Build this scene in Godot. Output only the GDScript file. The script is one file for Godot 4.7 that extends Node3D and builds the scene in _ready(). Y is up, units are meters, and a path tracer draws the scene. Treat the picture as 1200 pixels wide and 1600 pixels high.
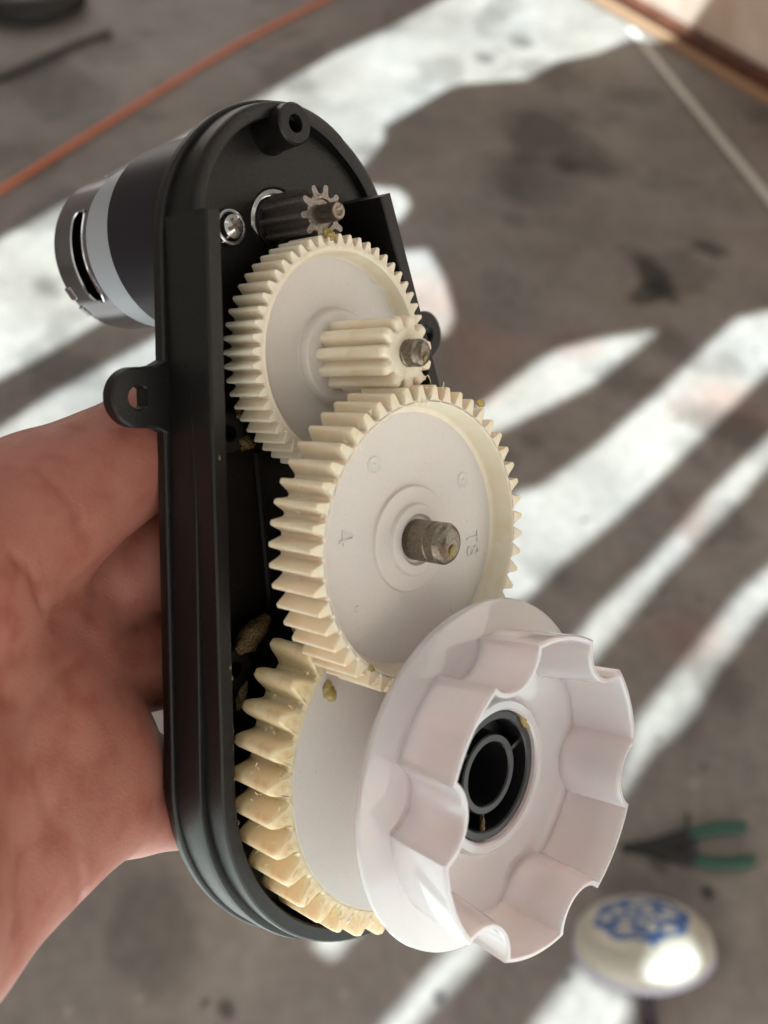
extends Node3D
# A toy gear motor held in one hand above a concrete floor striped with sunlight.
# The gearbox has its own frame G (millimetres below, Z along the shafts); the floor is y = 0.

const MM := 0.001
var G := Transform3D(Basis(Vector3(0.70527, -0.46813, -0.53239), Vector3(-0.01331, 0.7421, -0.67016), Vector3(0.70881, 0.47973, 0.51715)), Vector3(0.00897, 0.90349, -0.11535))
var M := {}
var rng := RandomNumberGenerator.new()
const SUN_TRAVEL := Vector3(-0.06, -0.766, -0.643)
const PANEL_Y := 1.65

func _ready() -> void:
	rng.seed = 20240
	camera_and_light()
	materials()
	setting()
	housing()
	motor()
	first_gear()
	second_gear()
	third_gear()
	drive_cup()
	hand()
	background_things()

# ------------------------------------------------------------------ camera, light
func camera_and_light() -> void:
	var cam := Camera3D.new()
	cam.name = "camera"
	add_child(cam)
	cam.position = Vector3(0, 1.05, 0)
	cam.rotation_degrees = Vector3(-50, 0, 0)
	cam.near = 0.01
	cam.far = 200.0
	var ca := CameraAttributesPhysical.new()
	ca.frustum_focal_length = 21.9
	ca.frustum_focus_distance = 0.182
	ca.exposure_aperture = 8.4
	cam.attributes = ca
	cam.current = true
	var sky_mat := ProceduralSkyMaterial.new()
	sky_mat.sky_top_color = Color(0.68, 0.67, 0.66)
	sky_mat.sky_horizon_color = Color(0.93, 0.86, 0.80)
	sky_mat.sky_curve = 0.2
	sky_mat.ground_horizon_color = Color(0.55, 0.52, 0.48)
	sky_mat.ground_bottom_color = Color(0.42, 0.39, 0.36)
	sky_mat.sky_energy_multiplier = 1.0
	sky_mat.sun_angle_max = 0.0
	var sky := Sky.new()
	sky.sky_material = sky_mat
	var env := Environment.new()
	env.background_mode = Environment.BG_SKY
	env.sky = sky
	env.background_energy_multiplier = 1.0
	env.tonemap_mode = Environment.TONE_MAPPER_LINEAR
	env.tonemap_exposure = 3.1
	env.sdfgi_enabled = true
	env.ssao_enabled = true
	env.ssil_enabled = true
	var we := WorldEnvironment.new()
	we.name = "world_environment"
	we.environment = env
	add_child(we)
	var sun := DirectionalLight3D.new()
	sun.name = "sun"
	sun.light_energy = 1.5
	sun.light_color = Color(0.92, 1.0, 1.0)
	sun.light_angular_distance = 0.5
	sun.shadow_enabled = true
	add_child(sun)
	sun.look_at_from_position(Vector3.ZERO, SUN_TRAVEL, Vector3(1, 0, 0))

# ------------------------------------------------------------------ helpers
func quad(t: PackedVector3Array, a: Vector3, b: Vector3, c: Vector3, d: Vector3) -> void:
	t.append(a); t.append(b); t.append(c)
	t.append(a); t.append(c); t.append(d)

func finish(t: PackedVector3Array, angle := 35.0, colors := PackedColorArray(), uv := PackedVector2Array(), fix := true) -> ArrayMesh:
	var n := t.size() / 3
	var vol := 0.0
	var faces := PackedVector3Array()
	faces.resize(n)
	for i in n:
		var a := t[i * 3]
		var b := t[i * 3 + 1]
		var c := t[i * 3 + 2]
		vol += a.dot(b.cross(c))
		faces[i] = (b - a).cross(c - a)
	var flip := -1.0 if fix and vol < 0.0 else 1.0
	var at := {}
	for i in t.size():
		var k := Vector3i((t[i] * 200000.0).round())
		if at.has(k):
			at[k].append(i / 3)
		else:
			at[k] = PackedInt32Array([i / 3])
	var lim := cos(deg_to_rad(angle))
	var pos := PackedVector3Array()
	var nor := PackedVector3Array()
	var col := PackedColorArray()
	var uvs := PackedVector2Array()
	pos.resize(n * 3)
	nor.resize(n * 3)
	if colors.size(): col.resize(n * 3)
	if uv.size(): uvs.resize(n * 3)
	for i in n:
		var f := faces[i].normalized()
		for j in 3:
			var s := i * 3 + j
			var k := Vector3i((t[s] * 200000.0).round())
			var sum := Vector3.ZERO
			for o in at[k]:
				if faces[o].normalized().dot(f) > lim:
					sum += faces[o]
			var w := s
			if flip > 0.0:
				w = i * 3 + (2 - j)
			pos[w] = t[s]
			nor[w] = (sum.normalized() if sum.length_squared() > 0.0 else f) * flip
			if colors.size(): col[w] = colors[s]
			if uv.size(): uvs[w] = uv[s]
	var arr := []
	arr.resize(Mesh.ARRAY_MAX)
	arr[Mesh.ARRAY_VERTEX] = pos
	arr[Mesh.ARRAY_NORMAL] = nor
	if colors.size(): arr[Mesh.ARRAY_COLOR] = col
	if uv.size(): arr[Mesh.ARRAY_TEX_UV] = uvs
	var m := ArrayMesh.new()
	m.add_surface_from_arrays(Mesh.PRIMITIVE_TRIANGLES, arr)
	return m

func put(called: String, mesh: Mesh, mat: Material, parent: Node = self, at := Transform3D()) -> MeshInstance3D:
	var o := MeshInstance3D.new()
	o.name = numbered(called, parent)
	o.mesh = mesh
	o.material_override = mat
	o.transform = at
	parent.add_child(o, true)
	return o

func numbered(called: String, parent: Node) -> String:
	if not parent.has_node(NodePath(called)):
		return called
	var k := 1
	while parent.has_node(NodePath("%s_%03d" % [called, k])):
		k += 1
	return "%s_%03d" % [called, k]

func tag(o: Node, label: String, category: String, group := "") -> void:
	o.set_meta("label", label)
	o.set_meta("category", category)
	if group: o.set_meta("group", group)

func structure(o: Node, label := "", category := "") -> void:
	o.set_meta("kind", "structure")
	if label: o.set_meta("label", label)
	if category: o.set_meta("category", category)

func thing(called: String, label: String, category: String, at: Transform3D, group := "") -> Node3D:
	var o := Node3D.new()
	o.name = numbered(called, self)
	add_child(o)
	o.transform = at
	tag(o, label, category, group)
	return o

func on_gearbox(x: float, y: float, z := 0.0) -> Transform3D:
	return G * Transform3D(Basis(), Vector3(x, y, z) * MM)

# profile of (radius, z) in mm, going outwards along the bottom, up the outside, inwards on top
func lathe(t: PackedVector3Array, prof: Array, n := 64, c := Vector2.ZERO, closed := false) -> void:
	var count := prof.size() if closed else prof.size() - 1
	for j in n:
		var a0 := TAU * j / n
		var a1 := TAU * (j + 1) / n
		var d0 := Vector2(cos(a0), sin(a0))
		var d1 := Vector2(cos(a1), sin(a1))
		for i in count:
			var p: Vector2 = prof[i]
			var q: Vector2 = prof[(i + 1) % prof.size()]
			var A := Vector3(c.x + d0.x * p.x, c.y + d0.y * p.x, p.y) * MM
			var B := Vector3(c.x + d1.x * p.x, c.y + d1.y * p.x, p.y) * MM
			var C := Vector3(c.x + d1.x * q.x, c.y + d1.y * q.x, q.y) * MM
			var D := Vector3(c.x + d0.x * q.x, c.y + d0.y * q.x, q.y) * MM
			if p.x > 0.0:
				t.append(A); t.append(B); t.append(C)
			if q.x > 0.0:
				t.append(A); t.append(C); t.append(D)

func lathed(prof: Array, n := 64, c := Vector2.ZERO, closed := false, angle := 35.0) -> ArrayMesh:
	var t := PackedVector3Array()
	lathe(t, prof, n, c, closed)
	return finish(t, angle)

# loops: arrays of Vector3 (metres) of one length; joined one to the next
func loft(t: PackedVector3Array, loops: Array, closed_loop := true, closed_stack := false) -> void:
	var count := loops.size() if closed_stack else loops.size() - 1
	for k in count:
		var a: PackedVector3Array = loops[k]
		var b: PackedVector3Array = loops[(k + 1) % loops.size()]
		var m := a.size() if closed_loop else a.size() - 1
		for i in m:
			var j := (i + 1) % a.size()
			quad(t, a[i], a[j], b[j], b[i])

func cap(t: PackedVector3Array, loop: PackedVector3Array, normal: Vector3) -> void:
	var u := normal.cross(Vector3(0.31, 0.91, 0.27)).normalized()
	var v := normal.cross(u)
	var flat := PackedVector2Array()
	for p in loop: flat.append(Vector2(p.dot(u), p.dot(v)))
	var idx := Geometry2D.triangulate_polygon(flat)
	for i in range(0, idx.size(), 3):
		var a := loop[idx[i]]
		var b := loop[idx[i + 1]]
		var c := loop[idx[i + 2]]
		if (b - a).cross(c - a).dot(normal) >= 0.0:
			t.append(a); t.append(b); t.append(c)
		else:
			t.append(a); t.append(c); t.append(b)

# outline round two circles, by the angle of its outward normal
func hull(c1: Vector2, r1: float, c2: Vector2, r2: float, z: float, n := 128) -> PackedVector3Array:
	var out := PackedVector3Array()
	for i in n:
		var d := Vector2.from_angle(TAU * i / n)
		var p := c1 + d * r1 if c1.dot(d) + r1 > c2.dot(d) + r2 else c2 + d * r2
		out.append(Vector3(p.x, p.y, z) * MM)
	return out

func circle(c: Vector2, r: float, z: float, n := 128) -> PackedVector3Array:
	var out := PackedVector3Array()
	for i in n:
		var d := Vector2.from_angle(TAU * i / n)
		out.append(Vector3(c.x + d.x * r, c.y + d.y * r, z) * MM)
	return out

func tube(t: PackedVector3Array, pts: Array, radius: float, n := 8, ends := true, taper := 1.0) -> void:
	var loops := []
	var prev := Vector3.ZERO
	for i in pts.size():
		var p: Vector3 = pts[i]
		var q: Vector3 = pts[mini(i + 1, pts.size() - 1)]
		var o: Vector3 = pts[maxi(i - 1, 0)]
		var d := (q - o).normalized()
		var u := prev - d * prev.dot(d)
		if u.length() < 0.01: u = d.cross(Vector3(0.3, 0.9, 0.2))
		u = u.normalized()
		prev = u
		var v := d.cross(u)
		var r := radius * lerpf(1.0, taper, float(i) / (pts.size() - 1))
		var loop := PackedVector3Array()
		for k in n:
			var a := TAU * k / n
			loop.append(p + (u * cos(a) + v * sin(a)) * r)
		loops.append(loop)
	loft(t, loops)
	if ends:
		cap(t, loops[0], (pts[0] - pts[1]).normalized())
		cap(t, loops[-1], (pts[-1] - pts[-2]).normalized())

func smooth_path(p: Array, per := 6) -> Array:
	var out := []
	for i in p.size() - 1:
		var a: Vector3 = p[maxi(i - 1, 0)]
		var b: Vector3 = p[i]
		var c: Vector3 = p[i + 1]
		var d: Vector3 = p[mini(i + 2, p.size() - 1)]
		for k in per:
			out.append(b.cubic_interpolate(c, a, d, float(k) / per))
	out.append(p[-1])
	return out

func box(t: PackedVector3Array, lo: Vector3, hi: Vector3, ch := 0.0005, xf := Transform3D()) -> void:
	# a box whose edges along z and at both ends are chamfered
	var loops := []
	for s in [[lo.z, ch], [lo.z + ch, 0.0], [hi.z - ch, 0.0], [hi.z, ch]]:
		var e: float = s[1]
		var z: float = s[0]
		var loop := PackedVector3Array()
		var x0 := lo.x + e
		var x1 := hi.x - e
		var y0 := lo.y + e
		var y1 := hi.y - e
		for p in [Vector2(x0 + ch, y0), Vector2(x1 - ch, y0), Vector2(x1, y0 + ch), Vector2(x1, y1 - ch), Vector2(x1 - ch, y1), Vector2(x0 + ch, y1), Vector2(x0, y1 - ch), Vector2(x0, y0 + ch)]:
			loop.append(xf * Vector3(p.x, p.y, z))
		loops.append(loop)
	loft(t, loops)
	cap(t, loops[0], xf.basis * Vector3(0, 0, -1))
	cap(t, loops[3], xf.basis * Vector3(0, 0, 1))

# one gear tooth standing on the root circle, along +X; half widths by height
func tooth_mesh(root: float, h: float, prof: Array, z0: float, z1: float, round_by: float) -> ArrayMesh:
	var t := PackedVector3Array()
	var loops := []
	var steps := []
	var k := 3
	for i in k + 1:
		var a := PI / 2 * i / k
		steps.append([z0 + round_by * (1.0 - sin(a)), round_by * (1.0 - cos(a))])
	steps.reverse()
	var stack := []
	for i in k + 1:
		var a := PI / 2 * i / k
		stack.append([z0 + round_by * (1.0 - sin(a)), round_by * (1.0 - cos(PI / 2 - a)) ])
	stack = []
	for i in k + 1:
		var a := PI / 2 * i / k
		stack.append([z0 + round_by * (1.0 - cos(a)), round_by * (1.0 - sin(a))])
	for i in k + 1:
		var a := PI / 2 * (k - i) / k
		stack.append([z1 - round_by * (1.0 - cos(a)), round_by * (1.0 - sin(a))])
	for s in stack:
		var e: float = s[1]
		var z: float = s[0]
		var loop := PackedVector3Array()
		var right := []
		for p in prof:
			var hw: float = p.x
			var v: float = p.y * h
			right.append(Vector2(root + minf(v, h - e * 0.6) , maxf(hw - e * 0.45, hw * 0.25)))
		for p in right: loop.append(Vector3(p.x, -p.y, z) * MM)
		for i in range(right.size() - 1, -1, -1): loop.append(Vector3(right[i].x, right[i].y, z) * MM)
		loops.append(loop)
	loft(t, loops)
	cap(t, loops[0], Vector3(0, 0, -1))
	cap(t, loops[-1], Vector3(0, 0, 1))
	return finish(t, 38.0)

func teeth(parent: Node3D, mesh: ArrayMesh, mat: Material, n: int, phase: float) -> void:
	for i in n:
		put("tooth", mesh, mat, parent, Transform3D(Basis(Vector3(0, 0, 1), deg_to_rad(phase + 360.0 * i / n)), Vector3.ZERO))

# ------------------------------------------------------------------ materials
func noise_tex(freq: float, seed_: int, ramp: Array = [], octaves := 4, size := 512, as_normal := 0.0) -> NoiseTexture2D:
	var n := FastNoiseLite.new()
	n.seed = seed_
	n.frequency = freq
	n.fractal_octaves = octaves
	n.noise_type = FastNoiseLite.TYPE_SIMPLEX_SMOOTH
	var t := NoiseTexture2D.new()
	t.width = size
	t.height = size
	t.seamless = true
	t.noise = n
	if as_normal > 0.0:
		t.as_normal_map = true
		t.bump_strength = as_normal
	if ramp.size():
		var g := Gradient.new()
		g.offsets = PackedFloat32Array(ramp.map(func(r): return r[0]))
		g.colors = PackedColorArray(ramp.map(func(r): return r[1]))
		t.color_ramp = g
	return t

func lin(r: float, g: float, b: float) -> Color:
	return Color(r, g, b).linear_to_srgb()

func mat(called: String, albedo: Color, rough: float, metal := 0.0) -> StandardMaterial3D:
	var m := StandardMaterial3D.new()
	m.resource_name = called
	m.albedo_color = albedo
	m.roughness = rough
	m.metallic = metal
	M[called] = m
	return m

func tri(m: StandardMaterial3D, scale: float) -> void:
	m.uv1_triplanar = true
	m.uv1_scale = Vector3.ONE * scale

func bump(m: StandardMaterial3D, tex: Texture2D, cm: float) -> void:
	m.heightmap_enabled = true
	m.heightmap_texture = tex
	m.heightmap_scale = cm

func materials() -> void:
	var fine := noise_tex(0.03, 3)
	var grit := noise_tex(0.12, 8, [], 3)
	var warm := noise_tex(0.008, 5, [[0.0, Color(0.96, 0.93, 0.86)], [0.5, Color(1, 1, 1)], [1.0, Color(0.98, 0.96, 0.92)]])
	var m := mat("cream_nylon", lin(0.80, 0.685, 0.56), 0.36)
	m.subsurf_scatter_enabled = true
	m.subsurf_scatter_strength = 0.2
	m.albedo_texture = warm
	tri(m, 28.0)
	bump(m, fine, 0.006)
	m = mat("thin_web_nylon", lin(0.63, 0.585, 0.565), 0.33)
	m.subsurf_scatter_enabled = true
	m.subsurf_scatter_strength = 0.15
	tri(m, 18.0)
	bump(m, fine, 0.003)
	m.albedo_texture = noise_tex(0.07, 6, [[0.0, Color(0.82, 0.79, 0.74)], [0.10, Color(0.97, 0.965, 0.96)], [0.3, Color(1, 1, 1)], [1.0, Color(0.985, 0.98, 0.98)]], 4)
	m = mat("stained_nylon", lin(0.80, 0.69, 0.50), 0.3)
	m.subsurf_scatter_enabled = true
	m.subsurf_scatter_strength = 0.2
	m.albedo_texture = noise_tex(0.012, 15, [[0.0, Color(0.88, 0.79, 0.64)], [0.45, Color(1, 0.97, 0.92)], [1.0, Color(1, 1, 1)]])
	tri(m, 30.0)
	bump(m, fine, 0.008)
	m = mat("milky_plastic", Color(lin(0.90, 0.82, 0.845), 0.42), 0.3)
	m.refraction_enabled = true
	m.refraction_scale = 0.05
	m.subsurf_scatter_enabled = true
	m.subsurf_scatter_strength = 0.35
	m.clearcoat_enabled = true
	m.clearcoat = 1.0
	m.clearcoat_roughness = 0.06
	m = mat("black_plastic", lin(0.028, 0.026, 0.026), 0.4)
	m.metallic_specular = 0.42
	m.albedo_texture = noise_tex(0.05, 21, [[0.0, Color(0.42, 0.42, 0.43)], [0.62, Color(0.47, 0.47, 0.48)], [0.76, Color(0.56, 0.55, 0.54)], [0.9, Color(0.95, 0.93, 0.9)]], 5)
	tri(m, 30.0)
	bump(m, grit, 0.004)
	m = mat("black_hub", lin(0.010, 0.009, 0.011), 0.3)
	m = mat("motor_sleeve", lin(0.012, 0.009, 0.014), 0.36, 0.0)
	m.metallic_specular = 0.35
	tri(m, 40.0)
	bump(m, grit, 0.002)
	m = mat("bright_steel", lin(0.60, 0.61, 0.64), 0.16, 1.0)
	m.roughness_texture = noise_tex(0.02, 31, [[0.0, Color(0.6, 0.6, 0.6)], [1.0, Color(1, 1, 1)]])
	tri(m, 40.0)
	m = mat("can_steel", lin(0.34, 0.325, 0.36), 0.2, 1.0)
	m = mat("matt_steel", lin(0.36, 0.37, 0.41), 0.42, 0.35)
	m = mat("dirty_steel", lin(0.27, 0.25, 0.225), 0.28, 0.9)
	m.albedo_texture = noise_tex(0.03, 41, [[0.0, Color(0.62, 0.56, 0.50)], [0.5, Color(0.86, 0.83, 0.80)], [1.0, Color(1, 0.97, 0.93)]])
	tri(m, 90.0)
	bump(m, fine, 0.004)
	m = mat("pinion_steel", lin(0.36, 0.345, 0.33), 0.38, 0.75)
	m.albedo_texture = noise_tex(0.03, 43, [[0.0, Color(0.66, 0.61, 0.56)], [1.0, Color(1, 1, 1)]])
	tri(m, 90.0)
	m = mat("dark_hole", lin(0.004, 0.004, 0.004), 0.8)
	m = mat("grease", lin(0.40, 0.27, 0.075), 0.12)
	m.subsurf_scatter_enabled = true
	m.subsurf_scatter_strength = 0.3
	tri(m, 200.0)
	bump(m, fine, 0.03)
	m = mat("amber_grease", lin(0.74, 0.62, 0.38), 0.06)
	m.clearcoat_enabled = true
	m.clearcoat = 1.0
	m.clearcoat_roughness = 0.04
	m = mat("dirty_grease", lin(0.42, 0.28, 0.10), 0.2)
	m.albedo_texture = noise_tex(0.05, 45, [[0.0, Color(0.25, 0.22, 0.2)], [0.6, Color(0.6, 0.6, 0.6)], [1.0, Color(1, 1, 1)]])
	tri(m, 100.0)
	bump(m, fine, 0.05)
	m = mat("clear_burr", lin(0.75, 0.68, 0.52), 0.12)
	m = mat("skin", lin(0.37, 0.158, 0.122), 0.5)
	m.subsurf_scatter_enabled = true
	m.subsurf_scatter_strength = 0.3
	m.albedo_texture = noise_tex(0.014, 51, [[0.0, Color(0.82, 0.66, 0.62)], [0.5, Color(0.98, 0.92, 0.90)], [1.0, Color(1, 1, 1)]])
	tri(m, 14.0)
	bump(m, noise_tex(0.2, 52, [], 4), 0.009)
	# background
	m = mat("cord_rubber", lin(0.85, 0.22, 0.09), 0.5)
	m = mat("green_grip", lin(0.012, 0.075, 0.05), 0.45)
	m = mat("dark_jaw", lin(0.035, 0.033, 0.034), 0.4, 0.6)
	m = mat("ivory_plastic", lin(0.52, 0.49, 0.43), 0.35)
	m = mat("lilac_plastic", lin(0.42, 0.41, 0.56), 0.4)
	m = mat("dark_rubber", lin(0.025, 0.024, 0.024), 0.6)
	m = mat("dark_grey", lin(0.075, 0.07, 0.068), 0.8)
	m = mat("dark_rod", lin(0.02, 0.014, 0.024), 0.35, 0.4)
	m = mat("red_wood", lin(0.16, 0.05, 0.028), 0.4)
	m.albedo_texture = noise_tex(0.006, 61, [[0.0, Color(0.6, 0.55, 0.5)], [1.0, Color(1, 1, 1)]])
	tri(m, 3.0)
	m = mat("tan_wood", lin(0.40, 0.24, 0.15), 0.3)
	m = mat("pink_board", lin(0.80, 0.66, 0.57), 0.6)
	m.albedo_texture = noise_tex(0.006, 62, [[0.0, Color(0.85, 0.8, 0.76)], [1.0, Color(1, 1, 1)]])
	tri(m, 1.5)
	m = mat("pale_sealant", lin(0.66, 0.63, 0.60), 0.4)
	m = mat("panel_board", lin(0.34, 0.30, 0.26), 0.8)
	m = mat("side_wall", lin(0.30, 0.28, 0.26), 0.85)
	m = mat("pale_bounce", lin(0.60, 0.585, 0.56), 0.85)

# ------------------------------------------------------------------ floor and building
func flat_poly(p: PackedVector2Array, y: float, uv_scale := 0.0, origin := Vector2.ZERO) -> ArrayMesh:
	var t := PackedVector3Array()
	var uv := PackedVector2Array()
	var idx := Geometry2D.triangulate_polygon(p)
	for i in range(0, idx.size(), 3):
		var q := [p[idx[i]], p[idx[i + 1]], p[idx[i + 2]]]
		if (q[1] - q[0]).cross(q[2] - q[0]) > 0.0: q = [q[0], q[2], q[1]]
		for k in 3:
			t.append(Vector3(q[k].x, y, q[k].y))
			uv.append((q[k] - origin) * uv_scale)
	return finish(t, 30.0, PackedColorArray(), uv if uv_scale > 0.0 else PackedVector2Array(), false)

func concrete_image() -> Image:
	# 3 m x 3.6 m of stained garage concrete, 4 mm to the pixel
	var w := 760
	var h := 900
	var layers := []
	for s in [[0.006, 71, 4], [0.03, 72, 4], [0.15, 73, 3], [0.012, 74, 3], [0.01, 75, 2]]:
		var n := FastNoiseLite.new()
		n.seed = s[1]
		n.frequency = s[0]
		n.fractal_octaves = s[2]
		n.noise_type = FastNoiseLite.TYPE_SIMPLEX_SMOOTH
		layers.append(n.get_image(w, h, false, false, false).get_data())
	# spots: x, z in metres, radius, darkness, stretch
	var spots := [[0.50, -1.46, 0.035, 0.55, 0.30, 2.6], [0.475, -1.40, 0.03, 0.45, 2.2, 1.8], [0.36, -1.98, 0.10, 0.35, 0.2, 1.6], [0.45, -1.85, 0.06, 0.35, 1.2, 1.4], [0.30, -1.80, 0.09, 0.22, 0.7, 1.3], [0.356, -0.338, 0.008, 0.6, 0.0, 1.0], [0.306, -0.369, 0.012, 0.3, 0.5, 1.2], [-0.16, -0.22, 0.009, 0.4, 0.8, 1.3], [0.06, -0.235, 0.007, 0.4, 0.2, 1.1], [0.235, -1.03, 0.02, 0.2, 0.4, 1.2], [0.55, -1.05, 0.05, 0.25, 0.8, 1.8], [0.42, -0.60, 0.04, 0.2, 0.2, 1.4], [0.62, -1.55, 0.025, 0.4, 1.0, 1.6], [0.25, -2.35, 0.025, 0.35, 0.4, 1.4], [0.35, -2.45, 0.03, 0.3, 0.1, 1.6], [-0.62, -1.42, 0.03, 0.3, 0.6, 1.6], [-0.8, -2.2, 0.12, 0.3, 0.7, 1.5], [-0.25, -0.3, 0.05, 0.2, 0.4, 1.5]]
	var reds := [[0.06, -1.38, 0.10], [0.16, -1.24, 0.11], [0.32, -1.26, 0.05], [0.55, -1.12, 0.08], [0.44, -0.86, 0.05], [0.10, -0.62, 0.10], [0.40, -0.66, 0.06]]
	var img := Image.create(w, h, false, Image.FORMAT_RGB8)
	for y in h:
		for x in w:
			var i := y * w + x
			var a: float = layers[0][i] / 255.0
			var b: float = layers[1][i] / 255.0
			var c: float = layers[2][i] / 255.0
			var d: float = layers[3][i] / 255.0
			var v := 0.70 + 0.22 * (a - 0.5) + 0.13 * (b - 0.5) + 0.12 * (c - 0.5)
			if d > 0.62: v -= minf((d - 0.62) * 1.2, 0.12)
			var e: float = layers[4][i] / 255.0
			var col := Color(v * 0.765, v * 0.715, v * 0.675).lerp(Color(v * 0.75, v * 0.715, v * 0.71), e)
			img.set_pixel(x, y, col)
	for s in spots:
		var px := int((s[0] + 1.5) / 0.00395)
		var pz := int((s[1] + 3.4) / 0.004)
		var r := int(s[2] / 0.004 * s[5]) + 2
		for y in range(maxi(pz - r, 0), mini(pz + r, h)):
			for x in range(maxi(px - r, 0), mini(px + r, w)):
				var q := Vector2(x - px, y - pz).rotated(float(s[4]))
				q.y /= s[5]
				var wob: float = layers[1][y * w + x] / 255.0 - 0.5
				var k := clampf(1.25 - q.length() / (s[2] / 0.004) + wob * 1.2, 0.0, 1.0)
				if k > 0.0:
					img.set_pixel(x, y, img.get_pixel(x, y) * (1.0 - s[3] * smoothstep(0.0, 0.8, k)))
	for k in 900:
		var px := rng.randi_range(2, w - 3)
		var pz := rng.randi_range(2, h - 3)
		var f := rng.randf_range(0.45, 0.85) if rng.randf() < 0.7 else rng.randf_range(1.1, 1.3)
		for q in [Vector2i(0, 0), Vector2i(1, 0), Vector2i(0, 1)]: img.set_pixel(px + q.x, pz + q.y, img.get_pixel(px + q.x, pz + q.y) * f)
	for s in reds:
		var px := int((s[0] + 1.5) / 0.00395)
		var pz := int((s[1] + 3.4) / 0.004)
		var r := int(s[2] / 0.004 * 1.3)
		for y in range(maxi(pz - r, 0), mini(pz + r, h)):
			for x in range(maxi(px - r, 0), mini(px + r, w)):
				var wob: float = layers[1][y * w + x] / 255.0 - 0.5
				var k := clampf(1.2 - Vector2(x - px, y - pz).length() / (s[2] / 0.004) + wob * 1.6, 0.0, 1.0)
				var o := img.get_pixel(x, y)
				img.set_pixel(x, y, o.lerp(Color(o.r * 1.03, o.g * 0.84, o.b * 0.81), k * 0.5))
	return img

func setting() -> void:
	var fm := mat("stained_concrete", Color(1, 1, 1), 0.62)
	fm.albedo_texture = ImageTexture.create_from_image(concrete_image())
	fm.texture_repeat = true
	bump(fm, noise_tex(0.06, 81, [], 4), 0.05)
	# the floor as one sheet, with the texture laid once over the part in view
	var t := PackedVector3Array()
	var uv := PackedVector2Array()
	var xs := [-40.0, -1.5, 1.5, 40.0]
	var zs := [-40.0, -3.4, 0.2, 40.0]
	for i in 3:
		for j in 3:
			for p in [[0, 0], [0, 1], [1, 1], [0, 0], [1, 1], [1, 0]]:
				var x: float = xs[i + p[0]]
				var z: float = zs[j + p[1]]
				t.append(Vector3(x, 0, z))
				uv.append(Vector2((x + 1.5) / 3.0, (z + 3.4) / 3.6))
	var floor_ := put("floor", finish(t, 30.0, PackedColorArray(), uv, false), fm)
	structure(floor_, "stained grey brown concrete floor striped with sunlight", "floor")
	# pale sheet added behind the viewer to bounce sunlight up
	var drive := put("bounce_sheet", flat_poly(PackedVector2Array([Vector2(-3.0, -0.105), Vector2(3.0, -0.105), Vector2(3.0, 9.0), Vector2(-3.0, 9.0)]), 0.004), M.pale_bounce)
	structure(drive, "pale sheet added out of view to bounce sunlight up", "bounce_sheet")
	# pale strip of sealant in the floor joint
	var a := Vector2(0.637, -2.512)
	var b := Vector2(0.790, -1.68)
	var c := Vector2(0.84, -1.40)
	var joint := put("floor_joint", flat_poly(PackedVector2Array([a + Vector2(-0.010, 0), b + Vector2(-0.012, 0), c + Vector2(-0.012, 0), c + Vector2(0.010, 0), b + Vector2(0.010, 0), a + Vector2(0.008, 0)]), 0.004), M.pale_sealant)
	structure(joint, "pale strip of sealant along a floor joint", "floor joint")
	# wooden sill and the board wall behind it
	var along := (Vector3(0.885, 0, -2.104) - Vector3(0.555, 0, -2.692)).normalized()
	var away := Vector3(along.z, 0, -along.x)
	if away.x < 0.0: away = -away
	var frame := Transform3D(Basis(along, Vector3.UP, along.cross(Vector3.UP)), Vector3(0.555, 0, -2.692))
	if frame.basis.z.dot(away) < 0.0:
		frame.basis = Basis(-along, Vector3.UP, (-along).cross(Vector3.UP))
	var sill := Node3D.new()
	sill.name = "wooden_sill"
	add_child(sill)
	sill.transform = frame
	tag(sill, "reddish brown wooden sill along the foot of the pale wall", "sill")
	t = PackedVector3Array()
	box(t, Vector3(-3.0, 0.0, 0.0), Vector3(3.0, 0.022, 0.05), 0.003)
	put("lower_board", finish(t), M.tan_wood, sill)
	t = PackedVector3Array()
	box(t, Vector3(-3.0, 0.0225, 0.012), Vector3(3.0, 0.048, 0.05), 0.006)
	put("upper_board", finish(t), M.red_wood, sill)
	t = PackedVector3Array()
	box(t, Vector3(-3.0, 0.0, 0.052), Vector3(3.0, 1.0, 0.15), 0.002)
	var wall := put("wall", finish(t), M.pink_board, self, frame)
	tag(wall, "pale pinkish wall at the far right corner behind the sill", "wall")
	t = PackedVector3Array()
	box(t, Vector3(-2.75, 0.0, -4.5), Vector3(-2.62, 2.4, 1.1), 0.004)
	tag(put("wall", finish(t), M.side_wall), "dark board wall along the left side of the carport", "wall")
	shade_panel()

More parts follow.
